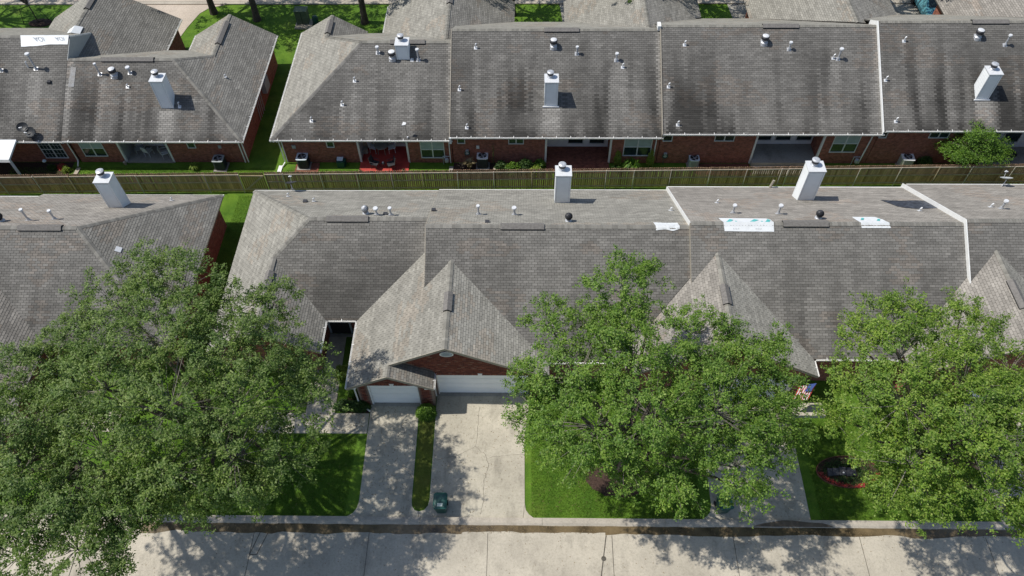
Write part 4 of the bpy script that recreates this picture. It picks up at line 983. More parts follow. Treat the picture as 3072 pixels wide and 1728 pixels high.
# ---- unit J
HJ = house('townhouse', 16, 44, 'brick townhouse in the back row with a bare raised concrete patio')
rf = Roof(HJ)
rf.face([[(9.2, 38.81), (23.75, 38.81), (23.75, 45.32), (9.2, 45.32)]], front(45.32, 6.85), DARK*.91, .76, ((10.65, 10.9, 44, 42, .3), (9.55, 9.75, 41.5, 39.6, .4), (10.1, 10.35, 39.3, 38.8, .5), (20.5, 21.1, 43.2, 41.6, .25), (23.4, 23.75, 45.2, 38.8, .5)), seed=48)
rf.face([[(9.2, 45.32), (23.75, 45.32), (23.75, 46.0), (18, 51.84), (13.5, 51.84), (9.2, 47.2)]], rear(45.32, 6.85), GREY, seed=49)
rf.face([[(17.2, 51.84), (23.0, 46.6), (23.0, 54.5), (17.2, 54.5)]], (.55, 0, 3.05-.55*17.2), GREY, seed=50)
rf.face([[(23.0, 46.6), (23.75, 47.1), (28.3, 51.9), (28.3, 54.5), (23.0, 54.5)]], (-.55, 0, 6.24+.55*23.0), MID*1.1, seed=51)
rf.caps((9.25, 45.32, 6.85), (23.7, 45.32, 6.85), GREY*.85); rf.caps((23.0, 46.6, 6.24), (23.0, 54.5, 6.24), GREY*.9)
rf.build()
ridge_vent(HJ, 16.05, 18.46, 45.32, 6.85); ridge_vent(HJ, 51.6, 53.2, 23.0, 6.24, 'y', .55)
gutter(HJ, (9.2, 38.81, 3.05), (23.85, 38.81, 3.05), (0, -1))
MB().prism([(9.17, 38.7, 3.1), (9.17, 45.32, 6.93), (9.17, 45.32, 6.45), (9.17, 38.7, 2.62)], (.05, 0, 0)).build('party_wall', 'tan_metal', HJ)
MB().box(9.0, 9.22, 45.1, 45.6, 6.6, 6.95).build('flashing', 'white_paint', HJ)
back_body(HJ, 9.25, 23.7, 15.7, 20.25, 3.0, 51.3, 'patio_concrete', 38.9, .35, 'white_paint'); wall_box(HJ, 17.6, 27.9, 51.3, 54.1, 3.0)
MB().box(15.76, 20.6, 38.1, 38.89, 0, .06).build('patio_step', 'concrete', HJ)
window(HJ, 9.45, 9.98, 2.08, 2.5, YW, 1, 1); window(HJ, 12.92, 14.15, 2.1, 2.55, YW, 2, 1); window(HJ, 20.95, 22.6, 1.1, 2.55, YW, 2, 2, 1)
for xa in (16.3, 17.65, 19.1): window(HJ, xa, xa+1.0, .74, 2.4, 40.83, 1, 1)
SG = S
stub_vent(HJ, 10.78, 44.12, 6.15, .3); stub_vent(HJ, 9.65, 41.59, 4.67, .3); stub_vent(HJ, 10.21, 39.32, 3.35, .3); drum_vent(HJ, 16.1, 44.26, 6.22); pipe_vent(HJ, 17.75, 43.85, 5.99, .5, .06, .12); stub_vent(HJ, 20.67, 43.31, 5.67, .3); pipe_vent(HJ, 20.99, 43.27, 5.65, .75, .06, .14)
downspout(HJ, [(23.6, 38.74, 2.95), (23.3, 39.1, 2.7), (23.2, 39.12, .1)])
# ---- unit K
HK = house('townhouse', 31, 44, 'brick townhouse at the right end of the back row, behind the round green bush')
rf = Roof(HK)
rf.face([[(23.75, 38.86), (44, 38.86), (44, 45.39), (23.75, 45.39)]], front(45.39, 7.11), DARK*.91, .76, ((24.3, 24.65, 39.4, 38.9, .5), (29.75, 30.9, 40.6, 38.9, .7), (25.2, 25.45, 44.1, 43, .25)), seed=52)
rf.face([[(23.75, 45.39), (44, 45.39), (44, 51.92), (28.2, 51.92), (23.75, 47.4)]], rear(45.39, 7.11), GREY, seed=53)
rf.face([[(31.9, 51.92), (37.3, 46.9), (37.3, 54.5), (31.9, 54.5)]], (.55, 0, 3.3-.55*31.9), WARM, seed=54)
rf.caps((23.85, 45.39, 7.11), (44, 45.39, 7.11), GREY*.85)
rf.build()
ridge_vent(HK, 29.92, 32.34, 45.39, 7.11)
gutter(HK, (23.85, 38.86, 3.3), (44, 38.86, 3.3), (0, -1))
MB().prism([(23.66, 38.75, 3.27), (23.66, 45.39, 7.15), (23.66, 46.4, 6.56), (23.66, 46.4, 6.2), (23.66, 45.39, 6.8), (23.66, 38.75, 2.92)], (.06, 0, 0)).build('party_wall', 'white_paint', HK)
back_body(HK, 23.75, 43, 31.4, 36.5, 3.25, 51.4, 'patio_concrete', 38.0, .10, 'trim_grey'); wall_box(HK, 32.3, 42, 51.4, 54.1, 3.25)
window(HK, 23.85, 24.25, 2.4, 2.85, YW, 1, 1); window(HK, 27.15, 28.35, 2.4, 2.85, YW, 2, 1)
for xa in (31.9, 33.4): window(HK, xa, xa+1.1, .6, 2.4, 40.83, 1, 1)
chimney(HK, 29.8, 30.64, 40.7, 41.55, 4.1, 6.35); flashing(HK, 29.7, 30.75, 40.7, 4.36)
stub_vent(HK, 25.34, 44.18, 6.4, .3); stub_vent(HK, 23.98, 41.82, 5.03, .3); stub_vent(HK, 24.5, 39.38, 3.61, .3); drum_vent(HK, 30.22, 44.41, 6.54); pipe_vent(HK, 32.0, 43.94, 6.26, .7, .06, .12)

# ================================================================= fence
def fence_y(x): return 36.62+.0178*x
PIK = bpy.data.meshes.new('picket')
_p = MB().prism([(-.060, 0, .05), (.060, 0, .05), (.060, 0, 1.80), (.033, 0, 1.85), (-.033, 0, 1.85), (-.060, 0, 1.80)], (0, .018, 0)); PIK.from_pydata(_p.v, [], _p.f); PIK.materials.append(MATS['picket_piece'])
def fence(name, x0, x1, posts, label, group='cedar fence runs'):
    t = thing(name, (x0, fence_y(x0), 0), label, 'fence', group)
    wl = wloc(t); n = int((x1-x0)/.14); gg = np.random.default_rng(int(x0*7) % 1000); rest = []
    vis = []
    for i in range(n):
        x = x0+(i+.5)*(x1-x0)/n; y = fence_y(x)+.065
        tone = gg.uniform(.66, 1.2); c = np.array((.47, .365, .250))*tone
        if gg.random() < .12: c = c*np.array((.8, .75, .7))
        rec = (x, y, gg.normal(0, .012), gg.normal(0, .004), c)
        vis.append(rec)
    for k, (x, y, dz, rot, c) in enumerate(vis):
        if k < 300:
            o = bpy.data.objects.new('picket', PIK); o.parent = t; o.location = Vector((x, y, dz))-wl; o.rotation_euler = (0, rot, math.atan(.0178)); o.color = (*c, 1); COL.objects.link(o)
        else: rest.append((x, y, dz, c))
    if rest:
        pv = np.array(_p.v); V = np.concatenate([pv+(x, y, dz) for x, y, dz, c in rest]); T = np.concatenate([np.repeat(c[None], len(pv), 0) for *_, c in rest])
        F4 = [f for f in _p.f if len(f) == 4]; F6 = [f for f in _p.f if len(f) == 6]; n = len(rest)
        raw_mesh('pickets', V, [(np.arange(n)[:, None, None]*len(pv)+np.array(F4)[None]).reshape(-1, 4), (np.arange(n)[:, None, None]*len(pv)+np.array(F6)[None]).reshape(-1, 6)], 'picket_mesh', t, tint=T, kind='stuff')
    ps = [p for p in posts if x0-.1 <= p <= x1+.1]
    cuts = [x0]+[p for p in ps if x0+.3 < p < x1-.3]+[x1]
    for a, b in zip(cuts[:-1], cuts[1:]):
        for z, mt, hh in ((1.62, 'rail_pale', .045), (.95, 'wood_rail', .045), (.25, 'wood_rail', .045)):
            sg = gg.normal(0, .012)
            MB().prism([(a+.02, fence_y(a)+.024, z-hh), (a+.02, fence_y(a)+.062, z-hh), (a+.02, fence_y(a)+.062, z+hh), (a+.02, fence_y(a)+.024, z+hh)], (b-a-.04, fence_y(b)-fence_y(a), sg)).build('rail', mt, t)
    for i, p in enumerate(ps):
        lean = gg.normal(0, .012)
        MB().tube((p, fence_y(p)-.012, 0), (p+lean, fence_y(p)-.012, 1.70+abs(gg.normal(0, .03))), .033, .033, 8).build('post', 'post_grey' if gg.random() > .3 else 'wood_rail', t)
    return t
plain('rail_pale', (.52, .45, .36), .8, 0, .15, 4); plain('post_grey', (.46, .42, .36), .7, .1, .15, 4)
fence('wooden_fence', -46, -18.92, [-44.8, -42.4, -39.9, -37.5, -35.0, -32.6, -30.25, -28.0, -25.8, -23.55, -21.25, -18.96], 'weathered olive wooden fence left of the gate, behind the left front-row roof')
fence('wooden_fence', -17.24, 46, [-17.2, -15.99, -13.5, -11.1, -8.8, -6.75, -4.4, -2.0, .55, 5.5, 7.35, 9.8, 12.4, 14.8, 17.1, 17.55, 20.0, 22.3, 25.0, 27.55, 29.7, 32.5, 35, 37.5, 40], 'long weathered olive wooden fence right of the gate, between the two rows of houses')
gt = thing('fence_gate', (-18.9, fence_y(-18.9), 0), 'wooden gate with a diagonal brace in the fence, beside the grassy gap', 'gate')
for i in range(11):
    x = -18.82+i*.146; o = bpy.data.objects.new('picket', PIK); o.parent = gt; o.location = Vector((x, fence_y(x)+.05, -.02))-wloc(gt); o.color = (.30*rnd.uniform(.9, 1.1), .235, .13, 1); COL.objects.link(o)
for z in (1.55, .3): MB().box(-18.88, -17.3, fence_y(-18)-.01, fence_y(-18)+.03, z-.04, z+.04).build('rail', 'wood_rail', gt)
MB().prism([(-18.8, fence_y(-18)-.02, .30), (-18.7, fence_y(-18)-.02, .26), (-17.35, fence_y(-18)-.02, 1.50), (-17.45, fence_y(-18)-.02, 1.56)], (0, .03, 0)).build('brace', 'wood_rail', gt)

# ================================================================= trees
def leaf_cloud(C, nrm_bias, n, spread, size, g, flat=.7, outward=None, ow=.9):
    """C (m,3) clump centres; n leaves each -> rhombus leaves"""
    m = len(C); idx = np.repeat(np.arange(m), n); k = len(idx)
    sp = spread if np.isscalar(spread) else spread[idx][:, None]
    P = C[idx]+g.normal(0, 1, (k, 3))*sp*np.array((1, 1, flat))
    d = g.normal(0, 1, (k, 3)); d[:, 2] *= .5; d /= np.linalg.norm(d, axis=1)[:, None]
    nn = g.normal(0, .50, (k, 3)); nn[:, 2] += nrm_bias
    if outward is not None: nn += outward[idx]*ow
    s_ = np.cross(d, nn); s_ /= np.linalg.norm(s_, axis=1)[:, None]+1e-9
    L = g.uniform(.7, 1.25, (k, 1))*size; W = L*g.uniform(.42, .6, (k, 1))
    V = np.stack([P-d*L, P+s_*W-d*L*.1, P+d*L, P-s_*W-d*L*.1], 1).reshape(-1, 3)
    return V, np.arange(4*k).reshape(-1, 4)
def tube_np(P, Rr, k=5):
    """P (n,3) path, Rr (n,)"""
    P = np.asarray(P, float); n = len(P); T = np.gradient(P, axis=0); T /= np.linalg.norm(T, axis=1)[:, None]+1e-9
    ref = np.array((.3, .9, .2)); A = np.cross(T, ref); A /= np.linalg.norm(A, axis=1)[:, None]+1e-9; B = np.cross(T, A)
    t = 2*np.pi*np.arange(k)/k
    V = (P[:, None]+(A[:, None]*np.cos(t)[None, :, None]+B[:, None]*np.sin(t)[None, :, None])*np.asarray(Rr)[:, None, None]).reshape(-1, 3)
    F = [(i*k+j, i*k+(j+1) % k, (i+1)*k+(j+1) % k, (i+1)*k+j) for i in range(n-1) for j in range(k)]
    return V, np.array(F)
def bez(a, b, c, n):
    t = np.linspace(0, 1, n)[:, None]; return a*(1-t)**2+2*b*t*(1-t)+c*t**2
def tree(base, lobes, label, leafmat, seed, nleaf=154, csz=.27, size=.056, trunk_r=.26, fork=2.1, dens=10.5, group=None, cat='tree', name='oak_tree'):
    g = np.random.default_rng(seed); t = thing(name, (base[0], base[1], 0), label, cat, group)
    base = np.array((*base, 0.)); L = np.array(lobes); cen = L[:, :3].mean(0)
    forkp = base+np.array((0, 0, fork))+(cen-base)*np.array((.06, .06, 0))
    TV, TF, off = [], [], 0
    def add(V, F):
        nonlocal off
        TV.append(V); TF.append(F+off); off += len(V)
    add(*tube_np(bez(base-np.array((0, 0, .1)), base+np.array((.05, .08, fork*.5)), forkp, 6), np.array([1.45, 1.1, 1, .97, .93, .9])*trunk_r, 9))
    WV, WF, woff = [], [], 0
    CC, CR, CO = [], [], []
    for x, y, z, r in lobes:
        r *= .93; c = np.array((x, y, z)); mid = (forkp+c)/2+np.array((g.normal(0, .25), g.normal(0, .25), .35+g.uniform(0, .5)))
        r0 = .10+.035*r; path = bez(forkp, mid, c, 9)
        path[1:-1] += g.normal(0, .07, (7, 3)); add(*tube_np(path, np.linspace(r0, .03, 9), 6))
        n = int(dens*r*r)+7
        u = g.normal(0, 1, (n, 3)); u /= np.linalg.norm(u, axis=1)[:, None]; u[:, 2] = np.where(u[:, 2] < -.35, -u[:, 2], u[:, 2])
        rad = r*(.50+.56*g.random(n)**.5); shp = 1+.22*(vnoise(u[:, 0]*2.2+x, u[:, 1]*2.2+y, 5)-.5)
        shoot = g.random(n) < .22; rad = np.where(shoot, r*g.uniform(1.05, 1.36, n), rad)
        P = c+u*(rad*shp)[:, None]*np.array((1, 1, .82)); P[:, 2] = np.maximum(P[:, 2], 2.2)
        CC.append(P); CR.append(g.uniform(.6, 1.2, n)*csz*np.where(shoot, .72, 1)); CO.append(u)
        for p in P[(g.random(n) < .45) | shoot]:
            s0 = c+(p-c)*g.uniform(.0, .25); m_ = (s0+p)/2+g.normal(0, .12, 3); e = p+(p-c)/(np.linalg.norm(p-c)+1e-6)*.22
            V, F = tube_np(bez(s0, m_, e, 5), np.linspace(.022, .005, 5), 3); WV.append(V); WF.append(F+woff); woff += len(V)
    raw_mesh('trunk', np.concatenate(TV), [np.concatenate(TF)], 'bark', t)
    raw_mesh('twigs', np.concatenate(WV), [np.concatenate(WF)], 'twig', t, kind='stuff')
    CC = np.concatenate(CC); CR = np.concatenate(CR); CO = np.concatenate(CO)
    # sprigs: each clump is a handful of short shoots carrying leaves, so the edge is ragged
    k = 7; idx = np.repeat(np.arange(len(CC)), k); SP = CC[idx]+g.normal(0, 1, (len(idx), 3))*CR[idx][:, None]*np.array((1, 1, .6))
    V, F = leaf_cloud(SP, .55, max(2, nleaf//k), .085, size, g, .8, outward=CO[idx], ow=1.15)
    raw_mesh('crown', V, [F], leafmat, t)
    return t
T1 = [(-17.5, 21.8, 9.6, 1.39), (-15.6, 21.1, 9.6, 1.83), (-13.3, 20.0, 8.8, 1.65), (-11.7, 20.8, 8.5, 1.12), (-18.3, 20.0, 9.2, 2.0), (-19.6, 18.6, 8.8, 1.61), (-15.2, 17.5, 10.3, 2.37), (-12.9, 17.2, 9.6, 2.22), (-11.1, 17.6, 8.8, 1.93), (-9.8, 17.5, 8.1, 1.34), (-20.7, 17.2, 8.5, 1.76), (-17.1, 15.4, 10.0, 2.46), (-14.1, 14.4, 10.3, 2.39), (-11.7, 14.9, 9.6, 2.29), (-9.7, 15.3, 8.5, 1.7), (-16.9, 13.1, 9.2, 2.23), (-14.0, 12.4, 9.2, 2.21), (-11.6, 13.0, 8.8, 2.08), (-10.0, 13.4, 8.1, 1.31), (-12.5, 11.9, 7.3, 1.14), (-11.2, 12.3, 7.7, 1.15), (-14.0, 11.9, 7.7, 1.29)]
T1b = [(-22.0, 16.5, 8.7, 1.55), (-19.9, 14.1, 9.4, 1.94), (-19.3, 12.0, 9.8, 2.16), (-19.1, 10.4, 9.1, 1.97), (-17.3, 11.0, 9.4, 1.83), (-15.8, 10.7, 8.7, 1.7), (-19.1, 9.1, 8.3, 1.51), (-17.0, 9.4, 8.3, 1.67), (-15.4, 9.7, 8.0, 0.93), (-15.6, 8.8, 8.0, 0.75), (-22.0, 13.3, 9.8, 2.21), (-21.5, 10.9, 9.4, 1.99)]
T2 = [(4.5, 20.5, 9.9, 1.69), (1.3, 19.2, 8.9, 1.34), (2.3, 16.6, 8.8, 2.22), (4.7, 17.3, 9.6, 2.04), (7.5, 19.0, 8.9, 1.42), (6.8, 17.0, 9.2, 1.53), (9.7, 17.5, 8.6, 1.31), (11.3, 18.9, 8.2, 0.63), (0.3, 17.3, 7.8, 0.89), (0.5, 16.0, 7.5, 1.22), (1.5, 14.4, 7.5, 1.36), (3.1, 14.6, 8.6, 2.16), (5.4, 14.5, 9.2, 2.28), (8.0, 15.1, 8.9, 2.14), (10.2, 15.3, 8.1, 1.44), (10.7, 14.0, 7.3, 0.92), (8.8, 13.2, 7.7, 1.57), (6.4, 13.0, 7.5, 1.41), (4.3, 13.6, 7.5, 1.33), (6.2, 12.3, 6.5, 0.58), (2.8, 13.8, 7.3, 1.01), (9.3, 12.5, 7.1, 0.66), (4.8, 12.9, 6.7, 0.75)]
T3 = [(16.2, 19.6, 9.3, 1.24), (14.9, 18.8, 8.9, 1.06), (15.9, 17.3, 9.7, 1.86), (18.4, 18.4, 9.3, 1.47), (20.1, 19.1, 9.3, 0.87), (14.0, 17.2, 8.2, 0.87), (14.4, 15.9, 8.4, 1.44), (15.5, 15.1, 9.7, 2.1), (17.9, 15.8, 10.1, 1.94), (20.9, 17.2, 8.9, 1.37), (19.9, 14.5, 9.7, 1.91), (17.4, 13.5, 9.9, 2.18), (14.6, 14.1, 8.4, 1.39), (15.5, 13.0, 8.6, 1.83), (16.3, 12.0, 7.8, 1.35), (15.1, 12.6, 7.5, 0.98), (18.7, 12.5, 9.1, 1.87), (18.6, 11.4, 8.1, 1.33), (19.7, 11.2, 7.5, 0.95), (22.1, 15.7, 9.3, 1.97), (21.0, 13.1, 9.3, 2.03), (20.7, 11.7, 8.2, 1.56)]
T1 += [(-18.8, 14.6, 8.4, 1.7), (-19.6, 16.2, 8.2, 1.5), (-10.9, 12.1, 8.0, .95), (-12.9, 11.6, 8.1, 1.15), (-14.8, 11.3, 8.1, 1.1), (-16.6, 11.0, 8.0, 1.0)]
T2 += [(9.2, 18.7, 8.5, 1.07), (10.2, 16.6, 8, 1.48), (11.4, 16.6, 7.5, .97), (11.6, 15.1, 7, .78), (3.3, 19.5, 8.5, 1.45), (4.5, 18.6, 9.2, 1.4), (5.6, 21.6, 9.6, 1.01), (8.2, 16.8, 8.6, 1.37), (11.0, 18.1, 7.8, .98), (9.0, 14.3, 7.8, 1.34)]
T3 += [(17.6, 19.9, 9, 1.08), (13.3, 15.2, 8, .76), (19.9, 20.3, 9, .72), (19.0, 15.4, 9.5, 1.47)]
tree((-14.6, 16.6), T1, 'largest dark green oak, covering the left front-row roof and lawn', 'leaf_oak_dark', 1, trunk_r=.34, fork=3.4)
tree((-21.5, 15.5), T1b, 'oak at the lower left corner hanging over the street', 'leaf_oak_dark', 2, trunk_r=.30, fork=3.2)
tree((5.0, 16.0), T2, 'mid green oak in the middle, right of the double driveway', 'leaf_oak', 3, fork=2.8)
tree((19.6, 16.0), T3, 'yellow green oak at the lower right corner, over the oval flower bed', 'leaf_oak_light', 4, fork=2.8)
# street trees behind the back row: trunks in view, crowns above the frame
BT = [(-2.0, 1.0, 6, 2.2), (1.8, 1.3, 6.4, 2.1), (0, -1.4, 6.0, 2.1), (.2, .4, 8.0, 2.1), (3.4, -.9, 5.4, 1.8), (-3.6, -.9, 5.2, 1.8), (.4, 3.0, 5.5, 1.8), (2.2, -3.0, 5.0, 1.4), (-2.2, -3.0, 4.9, 1.3)]
def mv(l, x, y): return [(a+x, b+y, c, r) for a, b, c, r in l]
bt = tree((-22.4, 56.3), mv(BT, -22.4, 57.6), 'dark leaning trunk of the street tree behind the two gabled wings', 'leaf_oak_dark', 6, nleaf=60, size=.085, dens=7, trunk_r=.26, fork=3.2, group='street trees along the back street', name='street_tree')
dup(bt, (-13.3, 55.9, 0), 'dark trunk of the street tree right of the green utility box'); dup(bt, (-1.0, 57.0, 0), 'straight dark trunk of the street tree on the lawn behind the brick-patio roof', 1.2); dup(bt, (13.6, 58.3, 0), 'shaded street tree trunk on the lawn beside the small white stones', 2.1)
dup(bt, (8.7, 56.4, 0), 'street tree hidden behind the back gable wing left of the small white stones', 3.0); dup(bt, (22.6, 56.2, 0), 'street tree hidden behind the back gable wing left of the leaning metal pole', 1.9)
dup(bt, (-26.3, 57.3, 0), 'dark trunk of the street tree at the edge of the pale back driveway', 3.9); dup(bt, (-46.5, 56.6, 0), 'dark street tree trunk at the top left corner', 4.4); dup(bt, (29.0, 57.8, 0), 'street tree behind the right end of the back row, its trunk beside the dark driveway', 5.2)
YT = [(-41.9, 56.6, 3.3, .6), (-41.2, 56.3, 3.6, .6), (-42.6, 56.9, 3.0, .5), (-40.6, 56.8, 3.2, .5)]
tree((-40.8, 55.9), YT, 'young sapling held by two stakes in a mulch ring on the back lawn', 'leaf_lime', 9, nleaf=28, csz=.28, size=.055, trunk_r=.045, fork=1.8, name='young_tree')
for sx, lb in ((-41.9, 'left'), (-40.0, 'right')):
    k = thing('stake', (sx, 55.9, 0), 'dark stake %s of the sapling' % lb, 'stake', 'stakes beside the sapling'); MB().tube((sx, 55.7 if lb == 'left' else 56.3, 0), (sx+.1 if lb == 'left' else sx-.2, 56, 1.3), .025, .02, 6).build('shaft', 'rubber', k)
def mound(name, cx, cy, rx, ry, h, mat, label, cat, seed=1):
    t = thing(name, (cx, cy, 0), label, cat); g = np.random.default_rng(seed); m = MB(); n = 28; prev = None
    for j, (f, z) in enumerate(((1, .005), (.8, h*.5), (.45, h*.9), (.05, h))):
        ring = [(cx+math.cos(2*math.pi*i/n)*rx*f*g.uniform(.94, 1.06), cy+math.sin(2*math.pi*i/n)*ry*f*g.uniform(.94, 1.06), z+g.uniform(0, .02)) for i in range(n)]
        if prev:
            for i in range(n): m.poly([prev[i], prev[(i+1) % n], ring[(i+1) % n], ring[i]])
        prev = ring
    m.poly(prev); m.build('mulch', mat, t); return t
mound('mulch_ring', 5.0, 16.0, 1.75, 1.05, .12, 'mulch', 'dark mulch ring round the trunk of the middle oak', 'mulch bed')
mound('mulch_ring', -40.6, 55.9, 1.0, .6, .12, 'mulch', 'small round mulch ring under the staked sapling', 'mulch bed', 2)

# ================================================================= shrubs and plants
def shrub(name, x, y, rx, ry, h, label, mat='leaf_shrub', n=260, size=.045, seed=1, boxy=False, group=None, cat='shrub', z0=.0, rz=0):
    g = np.random.default_rng(seed); t = thing(name, (x, y, 0), label, cat, group)
    if boxy:
        P = g.uniform(-1, 1, (n*3, 3)); ax = g.integers(0, 3, len(P)); P[np.arange(len(P)), ax] = np.sign(P[np.arange(len(P)), ax])*g.uniform(.82, 1, len(P)); P[:, 2] = np.abs(P[:, 2]); C = np.stack([x+P[:, 0]*rx, y+P[:, 1]*ry, z0+P[:, 2]*h], 1)
    else:
        u = g.normal(0, 1, (n*3, 3)); u /= np.linalg.norm(u, axis=1)[:, None]; u[:, 2] = np.abs(u[:, 2]); C = np.stack([x+u[:, 0]*rx, y+u[:, 1]*ry, z0+u[:, 2]*h], 1)*1.0
        q = g.uniform(.7, 1.03, len(C))[:, None]; C = np.array((x, y, z0))+(C-np.array((x, y, z0)))*q
    V, F = leaf_cloud(C, .6, 6, .05, size, g, .8); raw_mesh('foliage', V, [F], mat, t)
    m = MB()
    for i in range(5): m.tube((x+g.uniform(-.1, .1)*rx, y, 0), (x+g.uniform(-.6, .6)*rx, y+g.uniform(-.5, .5)*ry, h*.75), .02, .01, 5)
    m.build('stems', 'twig', t); return t
shrub('clipped_bush', -5.25, 19.55, .52, .42, .85, 'clipped round bush between the two driveways, against the garage corner', seed=2, size=.04, n=420)
shrub('clipped_bush', -10.05, 21.95, .40, .34, .60, 'bright small clipped bush at the corner of the courtyard path', 'leaf_lime', seed=3, boxy=True, n=260, size=.035)
hedge = [(-9.75, 19.98, .62, .30, .55), (-8.95, 19.95, .55, .28, .6)]
for i, (x, y, rx, ry, h) in enumerate(hedge): shrub('hedge_bush', x, y, rx, ry, h, ['dark shrub at the walkway left of the small garage, further from its door', 'dark shrub touching the left pillar of the small garage'][i], 'leaf_deep', seed=10+i, n=260, group='shrubs by the small garage')
for i in range(7): shrub('hedge_bush', -9.35, 20.75+i*.55, .30, .28, 1.0, ['shrub row under the courtyard gutter, plant nearest the street', 'shrub row under the courtyard gutter, second plant from the street', 'shrub row under the courtyard gutter, third plant from the street', 'shrub row under the courtyard gutter, middle plant', 'shrub row under the courtyard gutter, third plant from the door', 'shrub row under the courtyard gutter, second plant from the door', 'shrub row under the courtyard gutter, plant nearest the door'][i], 'leaf_deep' if i % 2 else 'leaf_shrub', seed=20+i, n=110, group='shrub row under the courtyard gutter')
big = [(31.0, 39.0, 1.4, 1.05, 2.1)]
BB = [(29.5, 38.3, 2.3, 1.15), (30.7, 38.3, 2.2, 1.1), (30.0, 38.4, 3.0, .95), (28.6, 38.2, 1.6, .85), (31.4, 38.4, 1.7, .8), (30.2, 38.1, 1.4, 1.0), (29.1, 38.0, 1.2, .8), (31.0, 38.0, 1.3, .8)]
tree((30.2, 38.4), BB, 'large round green bush standing before the right end of the back row', 'leaf_shrub', 12, nleaf=60, csz=.22, size=.055, trunk_r=.08, fork=.5, dens=48, cat='bush', name='large_bush')
shrub('bush', 27.7, 38.2, .55, .45, .65, 'low lime green bush left of the large round bush', 'leaf_lime', seed=31, n=150, size=.05)
shrub('bush', 27.6, 38.95, .6, .3, .9, 'dark green bush against the brick wall behind the lime bush', 'leaf_deep', seed=32, n=150, size=.05)
# plants in the bed of the brick-patio house
pl = [(-1.55, 38.5, .4, .35, .75, 'leaf_deep', 'dark leafy plant over the white pot in the planted bed'), (-.75, 38.3, .6, .45, .8, 'leaf_shrub', 'bright leafy plant with pink flowers in the planted bed'), (.1, 38.5, .55, .45, .95, 'leaf_deep', 'tall dark plant before the wall in the planted bed'), (.75, 38.2, .5, .4, .55, 'leaf_lime', 'lime green plant at the patio end of the planted bed'), (1.1, 38.75, .35, .3, .7, 'leaf_shrub', 'leafy plant beside the brick patio edge')]
for i, (x, y, rx, ry, h, mt, lb) in enumerate(pl): shrub('garden_plant', x, y, rx, ry, h, lb, mt, n=110, size=.085, seed=40+i, cat='plant', group='plants in the bed by the brick patio')
for i, (x, y, lb) in enumerate(((-.6, 38.3, 'pink blossom cluster in the planted bed'), (.2, 38.45, 'pale pink blossom cluster beside the dark plant'))): shrub('flowering_plant', x, y, .25, .2, .75, lb, 'petal_pink', n=26, size=.04, seed=50+i, cat='flowers')
g = np.random.default_rng(8)
def spiky(name, x, y, r, h, n, mat, label, wd=.03, cat='plant', droop=.4, group=None):
    t = thing(name, (x, y, 0), label, cat, group); m = MB()
    for i in range(n):
        a = g.uniform(0, 6.28); rr = r*g.uniform(.4, 1); hh = h*g.uniform(.6, 1); d = Vector((math.cos(a), math.sin(a), 0)); s_ = Vector((-d.y, d.x, 0))*wd
        p0 = Vector((x, y, 0))+d*.03; p1 = Vector((x, y, hh))+d*rr*.55; p2 = Vector((x, y, hh*(1-droop)))+d*rr
        m.poly([(p0-s_*.5)[:], (p0+s_*.5)[:], (p1+s_)[:], (p1-s_)[:]]); m.poly([(p1-s_)[:], (p1+s_)[:], p2[:]])
    m.build('leaves', mat, t); return t
spiky('strap_leaf_plant', 7.5, 38.5, .85, .95, 90, 'leaf_shrub', 'large fan of strap leaves under the window right of the brick patio', .05)
spiky('strap_leaf_plant', 6.4, 38.4, .45, .5, 50, 'leaf_deep', 'dark low plant beside the right post of the brick patio', .04)
shrub('climbing_plant', 6.5, 39.05, .22, .12, 1.35, 'yellow green climber left of the window by the brick patio', 'leaf_lime', n=60, size=.05, seed=61, cat='plant'); shrub('climbing_plant', 8.75, 39.0, .22, .14, 1.4, 'yellow green climber right of the window by the brick patio', 'leaf_lime', n=60, size=.05, seed=62, cat='plant')
spiky('dry_shrub', -3.75, 38.6, .55, .85, 70, 'stem_dry', 'bare straw coloured shrub beside the air conditioner', .018, droop=-.15)
spiky('dry_shrub', -4.3, 38.5, .3, .6, 24, 'bark', 'thin leafless dark shrub next to the downspout', .012, droop=-.1)
spiky('strap_leaf_plant', -23.0, 38.6, .55, .45, 70, 'leaf_lime', 'spiky light green clump on the back lawn below the small window', .025)
spiky('grass_tuft', -11.35, 38.3, .2, .3, 26, 'stem_dry', 'pale grass tuft at the left corner of the red patio', .015, group='tufts at the red patio corners'); spiky('grass_tuft', -8.3, 38.3, .24, .32, 30, 'stem_dry', 'pale grass tuft at the right corner of the red patio', .015, group='tufts at the red patio corners')
for i, (x, y, mt, lb) in enumerate(((-33.0, 38.5, 'leaf_deep', 'dark plant under the window with the white bars'), (-32.3, 38.6, 'petal_red', 'red flowers under the window with the white bars'), (-31.9, 38.3, 'leaf_lime', 'yellow green plant next to the red flowers'), (-35.3, 37.6, 'leaf_shrub', 'green plant under the white canopy'))): shrub('garden_plant', x, y, .3, .22, .4, lb, mt, n=34, size=.05, seed=70+i, cat='plant')
def pot(x, y, r, h, mat, label):
    t = thing('plant_pot', (x, y, 0), label, 'pot'); MB().lathe((x, y, 0), [(r*.7, 0), (r, h*.85), (r*1.08, h*.86), (r*1.08, h), (r*.9, h)], 16).build('pot', mat, t)
pot(-1.55, 38.45, .2, .32, 'terracotta', 'grey pot under the dark leafy plant'); pot(.3, 38.3, .26, .22, 'metal_white', 'white bowl pot in the planted bed'); pot(-1.95, 38.45, .14, .2, 'stone_pale', 'small pale pot beside the tall pole')
